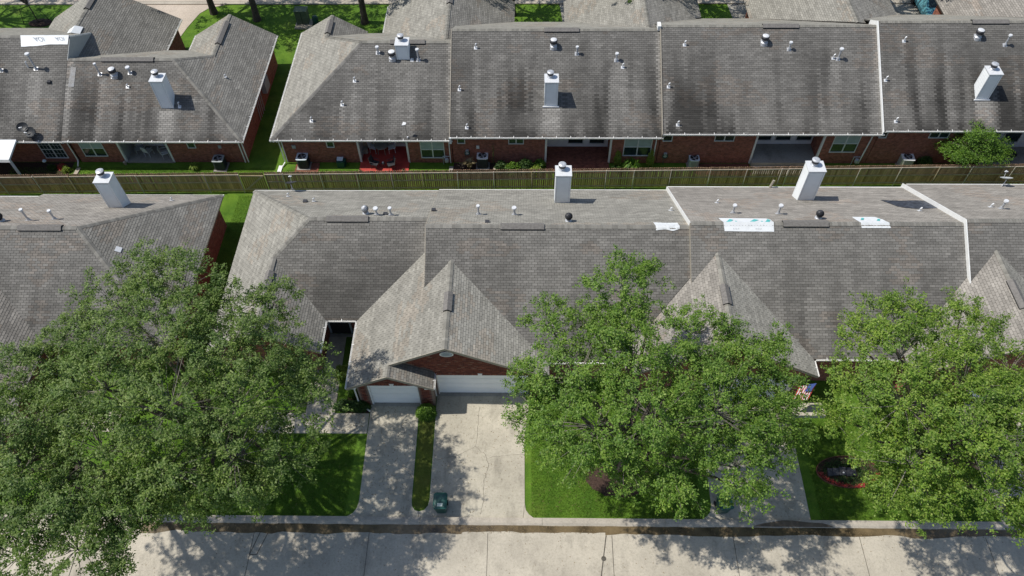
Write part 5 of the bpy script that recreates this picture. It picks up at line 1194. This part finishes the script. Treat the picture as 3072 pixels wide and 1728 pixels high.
sheet('bed_gravel', [(-4.9, 37.6), (1.5, 37.6), (1.5, 39.2), (-4.9, 39.2)], .008, 'mulch', kind='structure'); sheet('bed_mulch', [(11.9, 38.0), (15.7, 38.0), (15.7, 39.2), (11.9, 39.2)], .008, 'bed_red', kind='structure') if 'bed_red' in MATS else None
plain('bed_red', (.14, .06, .04), .95, 0, .4, 10, .2, 1)
sheet('bed_mulch', [(11.9, 38.05), (15.7, 38.05), (15.7, 39.2), (11.9, 39.2)], .008, 'bed_red', kind='structure'); sheet('bed_mulch', [(27.0, 38.1), (31.3, 38.1), (31.3, 39.2), (27.0, 39.2)], .008, 'bed_red', kind='structure')
sheet('bed_soil', [(-40, 37.2), (-31.7, 37.2), (-31.7, 39.2), (-40, 39.2)], .008, 'mulch', kind='structure'); sheet('shade_soil', [(-9.7, 19.62), (-8.4, 19.62), (-8.75, 24.9), (-9.9, 24.9)], .01, 'mulch', kind='structure')

# oval flower bed with stones and red begonias
FB = thing('flower_bed', (16.75, 16.4, 0), 'oval flower bed edged in red flowers on the right lawn', 'flower bed')
cx, cy, rx, ry = 16.85, 16.4, 1.62, .86; m = MB(); n = 40
m.poly([(cx+rx*math.cos(2*math.pi*i/n), cy+ry*math.sin(2*math.pi*i/n), .03) for i in range(n)]); m.build('soil', 'mulch', FB)
ed = MB()
for i in range(n):
    a, b = 2*math.pi*i/n, 2*math.pi*(i+1)/n
    P = [(cx+rx*f*math.cos(t), cy+ry*f*math.sin(t)) for t, f in ((a, 1.0), (b, 1.0), (b, 1.02), (a, 1.02))]; ed.prism([(x, y, 0) for x, y in P], (0, 0, .11))
ed.build('edging', 'brick_edge', FB)
g = np.random.default_rng(21); a = g.uniform(R(185), R(352), 200); f = g.uniform(.84, .98, 200)
C = np.stack([cx+rx*f*np.cos(a), cy+ry*f*np.sin(a), g.uniform(.08, .18, 200)], 1); V, F = leaf_cloud(C, .8, 6, .035, .032, g); raw_mesh('red_flowers', V, [F], 'petal_red', FB)
a = g.uniform(0, 6.28, 420); f = g.uniform(.3, .84, 420); C = np.stack([cx+rx*f*np.cos(a), cy+ry*f*np.sin(a), g.uniform(.05, .14, 420)], 1); C = C[(np.abs(C[:, 0]-16.45) > .8) | (np.abs(C[:, 1]-16.35) > .22)]
V, F = leaf_cloud(C, .8, 6, .05, .04, g); raw_mesh('green_plants', V, [F], 'leaf_deep', FB)
for i, (x, y, sx, sy, lb) in enumerate(((15.86, 16.34, .13, .2, 'narrow dark flat stone at the left end of the flower bed'), (16.15, 16.36, .17, .19, 'dark square stone, second from the left in the flower bed'), (16.52, 16.40, .19, .22, 'dark square stone with a small white disc on it'), (16.95, 16.36, .25, .22, 'largest dark flat stone in the flower bed'))):
    t = thing('garden_stone', (x, y, .05), lb, 'stone', 'dark stones in the oval flower bed')
    MB().prism([(x-sx, y-sy, .06), (x+sx*.9, y-sy*.95, .06), (x+sx, y+sy*.9, .10), (x-sx*.85, y+sy, .10)], (0, 0, .10)).build('slab', 'stone_dark', t)
    if i == 2: MB().lathe((x+.02, y-.1, .175), [(.04, 0), (.04, .02), (.02, .03)], 10).build('disc', 'metal_white', t)

# ================================================================= bins, AC units, other yard things
def make_bin(x, y, label, lidpanel=True, rz=0):
    t = thing('wheelie_bin', (x, y, .03), label, 'bin', 'green wheeled bins', rz)
    m = MB(); w0, d0, w1, d1, h = .25, .27, .31, .37, .98
    def ring(w, d, z, c=.06): return [(-w+c, -d, z), (w-c, -d, z), (w, -d+c, z), (w, d-c, z), (w-c, d, z), (-w+c, d, z), (-w, d-c, z), (-w, -d+c, z)]
    rs = [ring(w0, d0, .05), ring(w0+.01, d0+.01, .12), ring(w1, d1, h-.1), ring(w1+.025, d1+.025, h-.09), ring(w1+.025, d1+.025, h)]
    for a, b in zip(rs[:-1], rs[1:]):
        for i in range(8): m.poly([a[i], a[(i+1) % 8], b[(i+1) % 8], b[i]])
    m.poly(rs[0][::-1]); m.build('body', 'bin_green', t, True)
    l = MB(); rs = [ring(w1+.035, d1+.04, h+.005), ring(w1+.035, d1+.04, h+.03), ring(w1-.03, d1-.05, h+.075), ring(w1-.09, d1-.12, h+.085)]
    for a, b in zip(rs[:-1], rs[1:]):
        for i in range(8): l.poly([a[i], a[(i+1) % 8], b[(i+1) % 8], b[i]])
    l.poly(rs[-1]); l.box(-w1+.06, w1-.06, d1-.02, d1+.075, h-.05, h+.02); lid = l.build('lid', 'bin_green', t, True)
    MB().box(-.13, .13, -.30, -.14, h+.086, h+.094).build('lid_badge', 'lid_grey', lid, True)
    MB().box(-.05, .05, -.05, .16, h+.086, h+.10).build('lid_rib', 'bin_green', lid, True)
    MB().tube((-w1+.03, d1+.07, h-.03), (w1-.03, d1+.07, h-.03), .02, .02, 8).build('handle', 'bin_green', t, True)
    for s_ in (-1, 1): MB().tube((s_*.25, d0-.02, .13), (s_*.31, d0-.02, .13), .13, .13, 14).build('wheel', 'rubber', t, True)
    return t
make_bin(-4.06, 14.28, 'dark green wheeled bin in full view at the bottom of the double driveway', rz=0)
make_bin(10.0, 14.38, 'dark green wheeled bin under the oak branches on the right driveway', rz=.12)
def ac_unit(x, y, label, body, top, w=.76, h=.82, rz=0, z=.05):
    t = thing('air_conditioner', (x, y, 0), label, 'air conditioner', 'air conditioners behind the back row', rz); a = w/2; c = .10
    def ring(r, zz): return [(-r+c, -r, zz), (r-c, -r, zz), (r, -r+c, zz), (r, r-c, zz), (r-c, r, zz), (-r+c, r, zz), (-r, r-c, zz), (-r, -r+c, zz)]
    MB().box(-a-.08, a+.08, -a-.08, a+.08, 0, z).build('pad', 'patio_concrete', t, True)
    m = MB(); r0, r1_ = ring(a-.02, z), ring(a-.02, h)
    for i in range(8): m.poly([r0[i], r0[(i+1) % 8], r1_[(i+1) % 8], r1_[i]])
    cab = m.build('cabinet', body, t, True)
    lv = MB()
    for k in range(11):
        zz = z+.07+k*(h-z-.12)/11
        for sd in (-1, 1):
            lv.box(-a+.12, a-.12, sd*(a-.012)-.006, sd*(a-.012)+.006, zz, zz+.02); lv.box(sd*(a-.012)-.006, sd*(a-.012)+.006, -a+.12, a-.12, zz, zz+.02)
    lv.build('louvres', body, cab, True)
    tp = MB(); o = ring(a, h); n = 24; R2 = [(.285*math.cos(2*math.pi*i/n), .285*math.sin(2*math.pi*i/n), h+.05) for i in range(n)]
    o2 = [(p[0]*1.0, p[1]*1.0, h+.045) for p in o]
    for i in range(8): tp.poly([o[i], o[(i+1) % 8], o2[(i+1) % 8], o2[i]])
    for i in range(n):
        b1, b2 = R2[i], R2[(i+1) % n]
        def outp(p):
            s_ = min((a)/max(abs(p[0]), abs(p[1])), 1.32*a/.285); q = (p[0]*s_, p[1]*s_, h+.045); return q
        tp.poly([b1, outp(b1), outp(b2), b2])
    tp.build('top_cover', top, t, True)
    f = MB().lathe((0, 0, h-.02), [(.28, 0), (.28, .01)], 24); fan = f.build('fan_well', 'black_plastic', t, True)
    bl = MB()
    for i in range(4):
        an = i*math.pi/2+.4; bl.poly([(.06*math.cos(an), .06*math.sin(an), h+.0), (.25*math.cos(an-.25), .25*math.sin(an-.25), h+.0), (.25*math.cos(an+.35), .25*math.sin(an+.35), h+.03), (.06*math.cos(an+.6), .06*math.sin(an+.6), h+.02)])
    bl.lathe((0, 0, h), [(.08, 0), (.08, .03)], 12); bl.build('fan_blades', 'galvanised', t, True)
    gr = MB()
    for rr in (.10, .155, .21, .265): gr.lathe((0, 0, h+.05), [(rr-.004, 0), (rr+.004, .004)], 24, cap=False)
    for i in range(8): an = i*math.pi/4; gr.tube((0, 0, h+.052), (.28*math.cos(an), .28*math.sin(an), h+.05), .004, .004, 4)
    gr.build('fan_guard', 'dark_metal', t, True)
    return t
ac_unit(-21.15, 38.72, 'dark air conditioner with a grey rim beside the downspouts left of the gap', 'ac_dark', 'ac_grey')
ac_unit(-15.35, 38.9, 'black air conditioner with a pale blue-grey rim on a brick pad', 'ac_dark', 'ac_rim', .78, .85) if 'ac_rim' in MATS else None
plain('ac_rim', (.55, .62, .66), .45, .1, .06)
ac_unit(-15.35, 38.9, 'black air conditioner with a pale blue-grey rim on a brick pad', 'ac_dark', 'ac_rim', .78, .85)
ac_unit(-2.85, 38.98, 'air conditioner with a white rim beside the straw coloured shrub', 'ac_dark', 'metal_white', .78, .9)
ac_unit(11.75, 39.0, 'small square air conditioner with a pale top on the lawn by the hose reel', 'ac_grey', 'ac_rim', .7, .7)
ac_unit(26.3, 39.0, 'cream air conditioner near the right end of the back row', 'ac_beige', 'metal_white', .84, .85, -.08)
sheet('brick_pad', [(-15.95, 38.15), (-14.3, 38.15), (-14.3, 39.2), (-15.95, 39.2)], .02, 'paver_brick', kind='structure')
# compost bin / hose box on the wall of the red patio house
t = thing('hose_reel_box', (-12.75, 38.95, 0), 'dark green hose box with a pale lid against the brick wall', 'hose box'); MB().prism([(-13.0, 38.7, 0), (-12.5, 38.7, 0), (-12.42, 39.15, 0), (-13.08, 39.15, 0)], (0, 0, .5)).build('box', 'bin_green', t); MB().prism([(-12.98, 38.85, .52), (-12.58, 38.85, .52), (-12.55, 39.12, .62), (-13.0, 39.12, .62)], (0, 0, .03)).build('lid', 'ac_rim', t)
for x, h, lb in ((-3.9, 1.0, 'hose reel on the wall above the straw coloured shrub'), (9.75, .75, 'hose reel on the wall left of the small square air conditioner')):
    t = thing('hose_reel', (x, 39.1, 0), lb, 'hose reel'); m = MB(); P = [(x+.16*math.cos(a), 39.12, h+.16*math.sin(a)) for a in np.linspace(0, 2*math.pi, 14)]
    for a, b in zip(P[:-1], P[1:]): m.tube(a, b, .04, .04, 6)
    m.build('hose', 'bin_green', t); k = MB().box(x-.1, x+.1, 39.1, 39.24, h-.08, h+.24).build('bracket', 'trim_grey', t)
    h2 = MB(); P = [(x-.14+.01*i, 39.05, h-.1-.06*i) for i in range(12)]
    for a, b in zip(P[:-1], P[1:]): h2.tube(a, b, .018, .018, 5)
    h2.build('hose_tail', 'bin_green', t)
for x, lb in ((-5.35, 'gas meter beside the downspout by the red patio house'), (22.95, 'gas meter by the downspout under the white roof trim')):
    t = thing('gas_meter', (x, 39.05, 0), lb, 'gas meter'); MB().lathe((x, 39.0, .45), [(.13, -.14), (.15, 0), (.13, .14)], 12).build('meter', 'trim_grey', t); MB().tube((x-.25, 39.08, 0), (x-.25, 39.08, .75), .025, .025, 6).tube((x-.25, 39.08, .75), (x+.2, 39.08, .75), .025, .025, 6).build('pipe', 'galvanised', t)
t = thing('garden_pole', (-2.1, 38.9, 0), 'tall thin pole with a climbing vine against the brick wall', 'pole'); MB().tube((-2.1, 38.95, 0), (-2.1, 39.1, 2.1), .018, .014, 6).build('pole', 'bark', t); C = np.array([(-2.1, 38.95+.07*z, z) for z in np.linspace(.2, 1.7, 14)]); V, F = leaf_cloud(C, .3, 5, .05, .04, np.random.default_rng(3)); raw_mesh('vine', V, [F], 'leaf_lime', t)
# splash blocks
for x, y, mt, lb in ((-17.0, 38.55, 'white_paint', 'white splash block below the left downspouts'), (-5.05, 38.5, 'patio_concrete', 'grey splash block below the downspout by the gas meter'), (-31.2, 38.3, 'stone_pale', 'pale splash block in the left back yard')):
    t = thing('splash_block', (x, y, 0), lb, 'splash block'); MB().prism([(x-.15, y-.3, 0), (x+.12, y-.35, 0), (x+.15, y+.3, 0), (x-.12, y+.3, 0)], (0, 0, .07)).build('block', mt, t)
# patio furniture
def chair(x, y, rz, label, mat, z=.09):
    t = thing('patio_chair', (x, y, z), label, 'chair', 'patio chairs', rz)
    MB().box(-.24, .24, -.24, .24, .42, .46).build('seat', mat, t, True); MB().prism([(-.24, .22, .46), (.24, .22, .46), (.22, .32, .95), (-.22, .32, .95)], (0, .03, 0)).build('backrest', mat, t, True)
    for a in (-1, 1):
        for b in (-1, 1): MB().tube((a*.22, b*.22, 0), (a*.22, b*.2, .42), .018, .018, 6).build('leg', mat, t, True)
        MB().tube((a*.24, -.22, .65), (a*.24, .26, .66), .02, .02, 6).build('armrest', mat, t, True)
    return t
def table(x, y, r, h, label, mat, z=.09):
    t = thing('patio_table', (x, y, z), label, 'table'); MB().lathe((0, 0, h), [(r, 0), (r, .03), (r*.98, .035)], 22).build('tabletop', mat, t, True)
    for i in range(4): a = i*math.pi/2+.7; MB().tube((math.cos(a)*r*.7, math.sin(a)*r*.7, 0), (math.cos(a)*r*.6, math.sin(a)*r*.6, h), .02, .02, 6).build('leg', mat, t, True)
chair(-27.2, 40.1, .3, 'white metal patio chair at the left of the covered concrete patio', 'trim_grey'); chair(-26.5, 39.85, 2.8, 'white metal patio chair in the middle of the covered concrete patio', 'metal_white'); chair(-25.25, 39.7, 1.9, 'white metal patio chair by the right wall of the covered concrete patio', 'metal_white')
table(-10.0, 40.2, .5, .7, 'round brown table on the red patio between two white chairs', 'tan_metal', .07); chair(-10.6, 40.3, 1.3, 'white chair left of the round table on the red patio', 'metal_white', .07); chair(-9.35, 40.3, -1.3, 'white chair right of the round table on the red patio', 'metal_white', .07)
chair(-10.3, 38.65, 1.2, 'black folding chair on the left front of the red patio', 'dark_metal', .07); chair(-9.2, 38.6, -1.2, 'black folding chair on the right front of the red patio', 'dark_metal', .07)
t = thing('side_table', (-9.75, 38.7, .07), 'tiny table with a white cup between the black chairs', 'table'); MB().lathe((0, 0, .38), [(.12, 0), (.12, .02)], 12).tube((0, 0, 0), (0, 0, .38), .02, .02, 6).build('stand', 'dark_metal', t, True); MB().lathe((0, 0, .40), [(.05, 0), (.06, .09)], 10).build('cup', 'metal_white', t, True)
chair(32.5, 39.9, .5, 'dark patio chair by the bush on the right patio', 'dark_metal', .1); table(33.4, 39.4, .45, .7, 'dark round table on the right patio', 'black_plastic', .1)
t = thing('garden_chair', (-11.2, 40.2, .07), 'small white wicker planter chair in the shaded left corner of the red patio', 'chair'); MB().lathe((0, 0, 0), [(.2, 0), (.17, .3), (.22, .42)], 10).build('seat', 'tan_metal', t, True); MB().prism([(-.2, .15, .4), (.2, .15, .4), (.15, .2, .8), (-.15, .2, .8)], (0, .03, 0)).build('backrest', 'tan_metal', t, True)
pot(-28.0, 39.0, .11, .25, 'stone_pale', 'pale round pot at the corner post of the concrete patio')
t = thing('garden_ornament', (-33.3, 38.6, 0), 'pale blue glass globe on a stand under the barred window', 'ornament'); MB().tube((-33.3, 38.6, 0), (-33.3, 38.6, .6), .02, .02, 6).build('stand', 'dark_metal', t); MB().lathe((-33.3, 38.6, .6), [(.02, 0), (.12, .06), (.14, .12), (.08, .2)], 12).build('globe', 'ac_rim', t)
# satellite dishes
def dish(x, y, z, label, az, mat='trim_grey', r=.32, h=.6, tilt=55):
    t = thing('satellite_dish', (x, y, z), label, 'satellite dish', 'satellite dishes', az)
    MB().tube((0, 0, -.05), (0, 0, h), .025, .025, 8).tube((.2, .15, -.05), (0, 0, h*.6), .012, .012, 6).tube((-.2, .15, -.05), (0, 0, h*.6), .012, .012, 6).build('mast', 'metal_white', t, True)
    c = Vector((0, -.05, h)); ax = Vector((0, -math.cos(R(tilt)), math.sin(R(tilt)))); u = Vector((1, 0, 0)); v = ax.cross(u); m = MB(); n = 22; prev = None
    for k in range(4):
        f = k/3; ring = [(c+(u*math.cos(2*math.pi*i/n)*1.15+v*math.sin(2*math.pi*i/n))*r*f+ax*(.10*f*f))[:] for i in range(n)]
        if prev and k > 1:
            for i in range(n): m.poly([prev[i], prev[(i+1) % n], ring[(i+1) % n], ring[i]])
        elif prev:
            for i in range(n): m.poly([c[:], ring[(i+1) % n], ring[i]])
        prev = ring
    m.build('reflector', mat, t, True); e = c+ax*.42-v*.15
    MB().tube((c-v*r*.9)[:], e[:], .012, .012, 6).build('arm', 'metal_white', t, True); MB().tube(e[:], (e+ax*.10)[:], .04, .04, 8).box(e.x-.10, e.x+.10, e.y-.03, e.y+.03, e.z, e.z+.05).build('receiver', 'metal_white', t, True)
dish(-14.62, 33.92, 2.6, 'satellite dish on the rear eave near the gate in the fence', 3.3, 'dark_metal'); dish(29.5, 33.75, 3.3, 'satellite dish on the rear eave at the right edge', 3.14, 'trim_grey')
dish(-33.7, 39.2, 2.9, 'left of the two dark satellite dishes on the left back-row roof', .3, 'black_plastic', .33, .35); dish(-33.15, 38.95, 2.75, 'right of the two dark satellite dishes on the left back-row roof', -.2, 'black_plastic', .35, .30)
t = thing('antenna', (-7.8, 38.95, 2.6), 'thin mast with a small white antenna on the eave over the red patio', 'antenna'); MB().tube((0, 0, -.05), (-.1, .1, 1.0), .014, .012, 6).build('mast', 'rubber', t, True); MB().prism([(-.3, .05, .95), (-.05, .05, 1.0), (.02, .15, 1.08), (-.2, .22, 1.1)], (0, 0, .05)).build('panel', 'metal_white', t, True); MB().lathe((.0, -.06, 0), [(.05, 0), (.05, .1)], 8).build('bracket', 'metal_white', t, True)

# ================================================================= patches on the roofs
def zf(pl, x, y): return pl[0]*x+pl[1]*y+pl[2]
def patch(name, label, pts_lo, ridge_y, zr, pts_hi, mat, cat='roof cover'):
    """sheet draped over a ridge: pts_lo on the camera side, pts_hi on the far side"""
    t = thing(name, (pts_lo[0][0], pts_lo[0][1], zr), label, cat, None); m = MB(); g = random.Random(int(pts_lo[0][0]*10)); n = 14
    def row(pts, f):
        out = []
        for i in range(n+1):
            u = i/n*(len(pts)-1); k = min(int(u), len(pts)-2); q = u-k; x = pts[k][0]*(1-q)+pts[k+1][0]*q; y = pts[k][1]*(1-q)+pts[k+1][1]*q; out.append((x, y))
        return out
    A = row(pts_lo, 0); B = row(pts_hi, 0); mid = [(a[0]*.5+b[0]*.5, ridge_y) for a, b in zip(A, B)]
    rows = [A, [(a[0]*.5+m_[0]*.5, a[1]*.5+m_[1]*.5) for a, m_ in zip(A, mid)], mid, [(b[0]*.5+m_[0]*.5, b[1]*.5+m_[1]*.5) for b, m_ in zip(B, mid)], B]
    Z = [[(x, y, zr-S*abs(y-ridge_y)+(.028 if abs(y-ridge_y) > .1 else .06)+g.uniform(0, .012)) for x, y in r_] for r_ in rows]
    for r0, r1_ in zip(Z[:-1], Z[1:]):
        for i in range(n): m.prism([r0[i], r0[i+1], r1_[i+1], r1_[i]], (0, 0, .004))
    m.build('sheet', mat, t); return t
patch('roof_patch_sheet', 'small white underlay patch over the ridge left of the roof step', [(7.2, 27.55), (7.7, 27.6), (8.1, 27.52), (8.48, 27.62)], 27.76, 6.27, [(7.15, 28.32), (7.8, 28.24), (8.46, 28.26)], 'tarp_white')
p1 = patch('roof_patch_sheet', 'large white and teal printed underlay patch over the ridge', [(10.85, 27.38), (13.5, 27.36)], 27.79, 6.53, [(10.72, 28.48), (13.3, 28.42), (13.48, 28.28)], 'tarp_white')
p2 = patch('roof_patch_sheet', 'smaller white and teal printed underlay patch right of the ridge vent', [(18.2, 27.55), (19.75, 27.55)], 27.79, 6.53, [(18.1, 28.72), (19.35, 28.72), (19.6, 28.3)], 'tarp_white')
def decal(parent, pts, mat='tarp_teal', zr=6.53, ry=27.79):
    MB().prism([(x, y, zr-S*abs(y-ry)+.062) for x, y in pts], (0, 0, .003)).build('print', mat, parent)
for x, s_ in ((11.0, 1), (12.25, 1.3), (13.1, .8)): decal(p1, [(x-.05, 27.86), (x+.18, 27.82), (x+.42*s_, 28.16), (x+.26*s_, 28.28)])
for x in (11.45, 12.85): decal(p1, [(x, 27.9), (x+.10, 27.88), (x+.12, 27.98), (x+.02, 28.02)])
def prt(parent, txt, x, y, z, size, rot, mat='ink_grey'):
    c = bpy.data.curves.new('lettering', 'FONT'); c.body = txt; c.size = size; c.extrude = .002; o = bpy.data.objects.new('tmp', c); COL.objects.link(o)
    dg = bpy.context.evaluated_depsgraph_get(); me = bpy.data.meshes.new_from_object(o.evaluated_get(dg)); COL.objects.unlink(o); bpy.data.objects.remove(o)
    me.materials.clear(); me.materials.append(MATS[mat]); q = bpy.data.objects.new('lettering', me); COL.objects.link(q); q.parent = parent; q.location = Vector((x, y, z))-wloc(parent); q.rotation_euler = rot
for x in (11.2, 12.4): prt(p1, 'A-O-A', x+.1, 27.46, 6.53-S*.33+.045, .12, (math.atan(S), 0, 0))
for x, y in ((18.35, 28.35), (19.15, 28.2)): decal(p2, [(x, y-.1), (x+.14, y-.14), (x+.3, y+.12), (x+.2, y+.2)])
# black torn tarp beside the white trim
t = thing('black_tarp', (22.3, 31, 4.6), 'black torn tarp lying beside the thick white roof trim', 'tarp'); pl_ = rear(27.79, 6.53); m = MB(); gg = random.Random(3)
top = [(21.1, 31.62), (21.7, 31.52), (22.2, 31.48), (22.7, 31.52), (23.2, 31.56), (23.62, 31.5)]; bot = [(21.5, 30.5), (21.9, 30.22), (22.3, 30.12), (22.8, 30.1), (23.2, 30.16), (23.64, 30.22)]
for i in range(5):
    for k in range(3):
        q = [(top[i][0]+(bot[i][0]-top[i][0])*a, top[i][1]+(bot[i][1]-top[i][1])*a) for a in (k/3, (k+1)/3)]; r_ = [(top[i+1][0]+(bot[i+1][0]-top[i+1][0])*a, top[i+1][1]+(bot[i+1][1]-top[i+1][1])*a) for a in (k/3, (k+1)/3)]
        m.prism([(x, y, zf(pl_, x, y)+.035+.006*((i+k) % 2)) for x, y in (q[0], q[1], r_[1], r_[0])], (0, 0, .005))
m.build('sheet', 'tarp_dark', t)
# left: long white underlay with lettering and dark crumpled felt
p3 = patch('roof_patch_sheet', 'long white underlay with faint grey lettering along the left ridge', [(-34.5, 44.35), (-33.2, 44.42), (-32.6, 44.5), (-31.3, 44.5)], 45.04, 6.26, [(-34.7, 45.3), (-33, 45.4), (-31.2, 45.4)], 'tarp_white')
prt(p3, 'JOA', -33.0, 44.93, 6.24, .42, (math.atan(S), 0, math.pi)); prt(p3, 'JOA', -31.6, 44.93, 6.24, .36, (math.atan(S), 0, math.pi))
t = thing('roof_felt', (-34.5, 49.5, 4), 'crumpled dark felt strips in the valley of the left back-row roof', 'roofing felt'); m = MB()
for i in range(9):
    x = -36.4+i*.42; y = 50.9-i*.42; z = 2.5+.57*(x+36.9)+.12; m.prism([(x, y-.55, z-.05), (x+.3, y-.4, z), (x+.55, y+.5, z+.18), (x+.2, y+.5, z+.08)], (0, 0, .03))
m.build('strips', 'tarp_dark', t)
t = thing('roof_patch_sheet', (-32.0, 47, 5.2), 'white underlay flap crossing the ridge of the left wing', 'roof cover'); MB().prism([(-32.2, 46.75, 5.36), (-31.72, 46.95, 5.11), (-31.75, 47.75, 5.13), (-32.2, 47.6, 5.36)], (0, 0, .01)).prism([(-32.2, 46.75, 5.36), (-32.2, 47.6, 5.36), (-32.7, 47.5, 5.08), (-32.7, 47.1, 5.08)], (0, 0, .01)).build('sheet', 'tarp_white', t)
SGt = thing('shingle_repair', (-31.0, 43, 5), 'dark patch of bare felt beside the step at the top of the back-row roof', 'roof cover'); MB().prism([(-31.05, 41.9, zf(front(43.63, 5.42), 0, 41.9)+.03), (-30.65, 41.9, zf(front(43.63, 5.42), 0, 41.9)+.03), (-30.6, 43.1, zf(front(43.63, 5.42), 0, 43.1)+.03), (-30.95, 43.1, zf(front(43.63, 5.42), 0, 43.1)+.03)], (0, 0, .006)).build('felt', 'tarp_dark', SGt)

# ================================================================= street and top-of-frame things
t = thing('manhole_cover', (3.95, 11.86, .02), 'small round dark manhole cover in the street', 'manhole cover'); MB().lathe((3.95, 11.86, .016), [(.12, 0), (.12, .008), (.10, .010)], 20).build('cover', 'joint_dark', t)
t = thing('utility_box', (-18.4, 55.6, 0), 'large olive green utility box on a pale pad on the back lawn', 'utility box')
MB().box(-19.0, -17.6, 54.95, 56.3, 0, .10).build('pad', 'stone_pale', t); MB().box(-18.88, -17.9, 55.5, 56.2, .1, 1.25).build('cabinet', 'util_green', t); MB().box(-18.92, -17.86, 55.46, 56.24, 1.25, 1.32).build('top', 'util_green', t); MB().box(-18.40, -18.37, 55.485, 55.5, .2, 1.2).build('door_seam', 'rubber', t)
t = thing('telecom_pedestal', (-17.35, 55.75, 0), 'small rounded green pedestal right of the large utility box', 'utility box'); MB().lathe((-17.35, 55.75, 0), [(.24, 0), (.26, .5), (.2, .68), (.08, .75)], 14).build('shell', 'bin_green', t)
t = thing('flagpole_flag', (14.9, 20.4, 0), 'striped red, white and blue flag hanging at the garage corner behind the oak', 'flag')
MB().tube((15.05, 20.75, 2.0), (14.75, 19.9, 2.5), .02, .015, 6).build('pole', 'metal_white', t); fl = MB(); bl = MB()
for k in range(13):
    a = k/13; b = (k+1)/13
    q = [(14.25+.8*a, 19.75, 1.35+.9*a*.3), (14.25+.8*b, 19.75, 1.35+.9*b*.3), (14.55+.8*b, 20.25, 2.1+.3*b), (14.55+.8*a, 20.25, 2.1+.3*a)]
    MB().prism(q, (0, .01, .01)).build('stripe', 'flag_red' if k % 2 == 0 else 'flag_white', t)
MB().prism([(14.78, 19.99, 2.02), (15.1, 19.99, 2.1), (15.36, 20.26, 2.42), (15.0, 20.26, 2.3)], (0, .0, .03)).build('canton', 'flag_blue', t)
rs = np.random.default_rng(9)
for i in range(9):
    x = 15.3+i*.26; y = 55.4+rs.normal(0, .12); t = thing('border_stone', (x, y, 0), 'small pale stone in the row on the shaded back lawn, '+['leftmost of nine', 'second from the left', 'third from the left', 'fourth from the left', 'the middle one', 'fourth from the right', 'third from the right', 'second from the right', 'rightmost of nine'][i], 'stone', 'pale stones on the back lawn'); MB().lathe((x, y, 0), [(.11, 0), (.12, .06), (.05, .10)], 7).build('stone', 'stone_pale', t)
t = thing('lawn_pole', (27.7, 56, 0), 'thin leaning metal pole on the shaded back lawn', 'pole'); MB().tube((27.7, 53.5, 0), (29.2, 57.5, 1.2), .03, .03, 6).build('shaft', 'galvanised', t)
# parked car, only its nose and glass show past the right wing
t = thing('parked_car', (33.6, 57.2, 0), 'dark teal car parked at the back driveway behind the right wing', 'car')
cb = MB(); sec = [(-.85, .30), (-.88, .62), (-.80, .88), (-.62, 1.40), (.62, 1.40), (.80, .88), (.88, .62), (.85, .30)]
def cring(y, k, top): return [(33.6+a*k, y, .1+(b if b < 1 else b*top)) for a, b in sec]
rr = [cring(55.0, .9, .62), cring(55.25, .98, .64), cring(56.2, 1, .66), cring(56.9, 1, 1.0), cring(58.4, 1, 1.03), cring(59.2, .98, .72), cring(59.5, .9, .65)]
for a, b in zip(rr[:-1], rr[1:]):
    for i in range(8): cb.poly([a[i], a[(i+1) % 8], b[(i+1) % 8], b[i]])
cb.poly(rr[0][::-1]); cb.poly(rr[-1]); cb.build('body', 'car_teal', t)
MB().prism([(33.05, 56.30, 1.08), (34.15, 56.30, 1.08), (34.1, 56.85, 1.47), (33.1, 56.85, 1.47)], (0, -.01, .02)).build('windscreen', 'glass', t)
for sx in (-.82, .82):
    for yy in (55.8, 58.6): MB().tube((33.6+sx-.09, yy, .33), (33.6+sx+.09, yy, .33), .33, .33, 16).build('wheel', 'rubber', t)
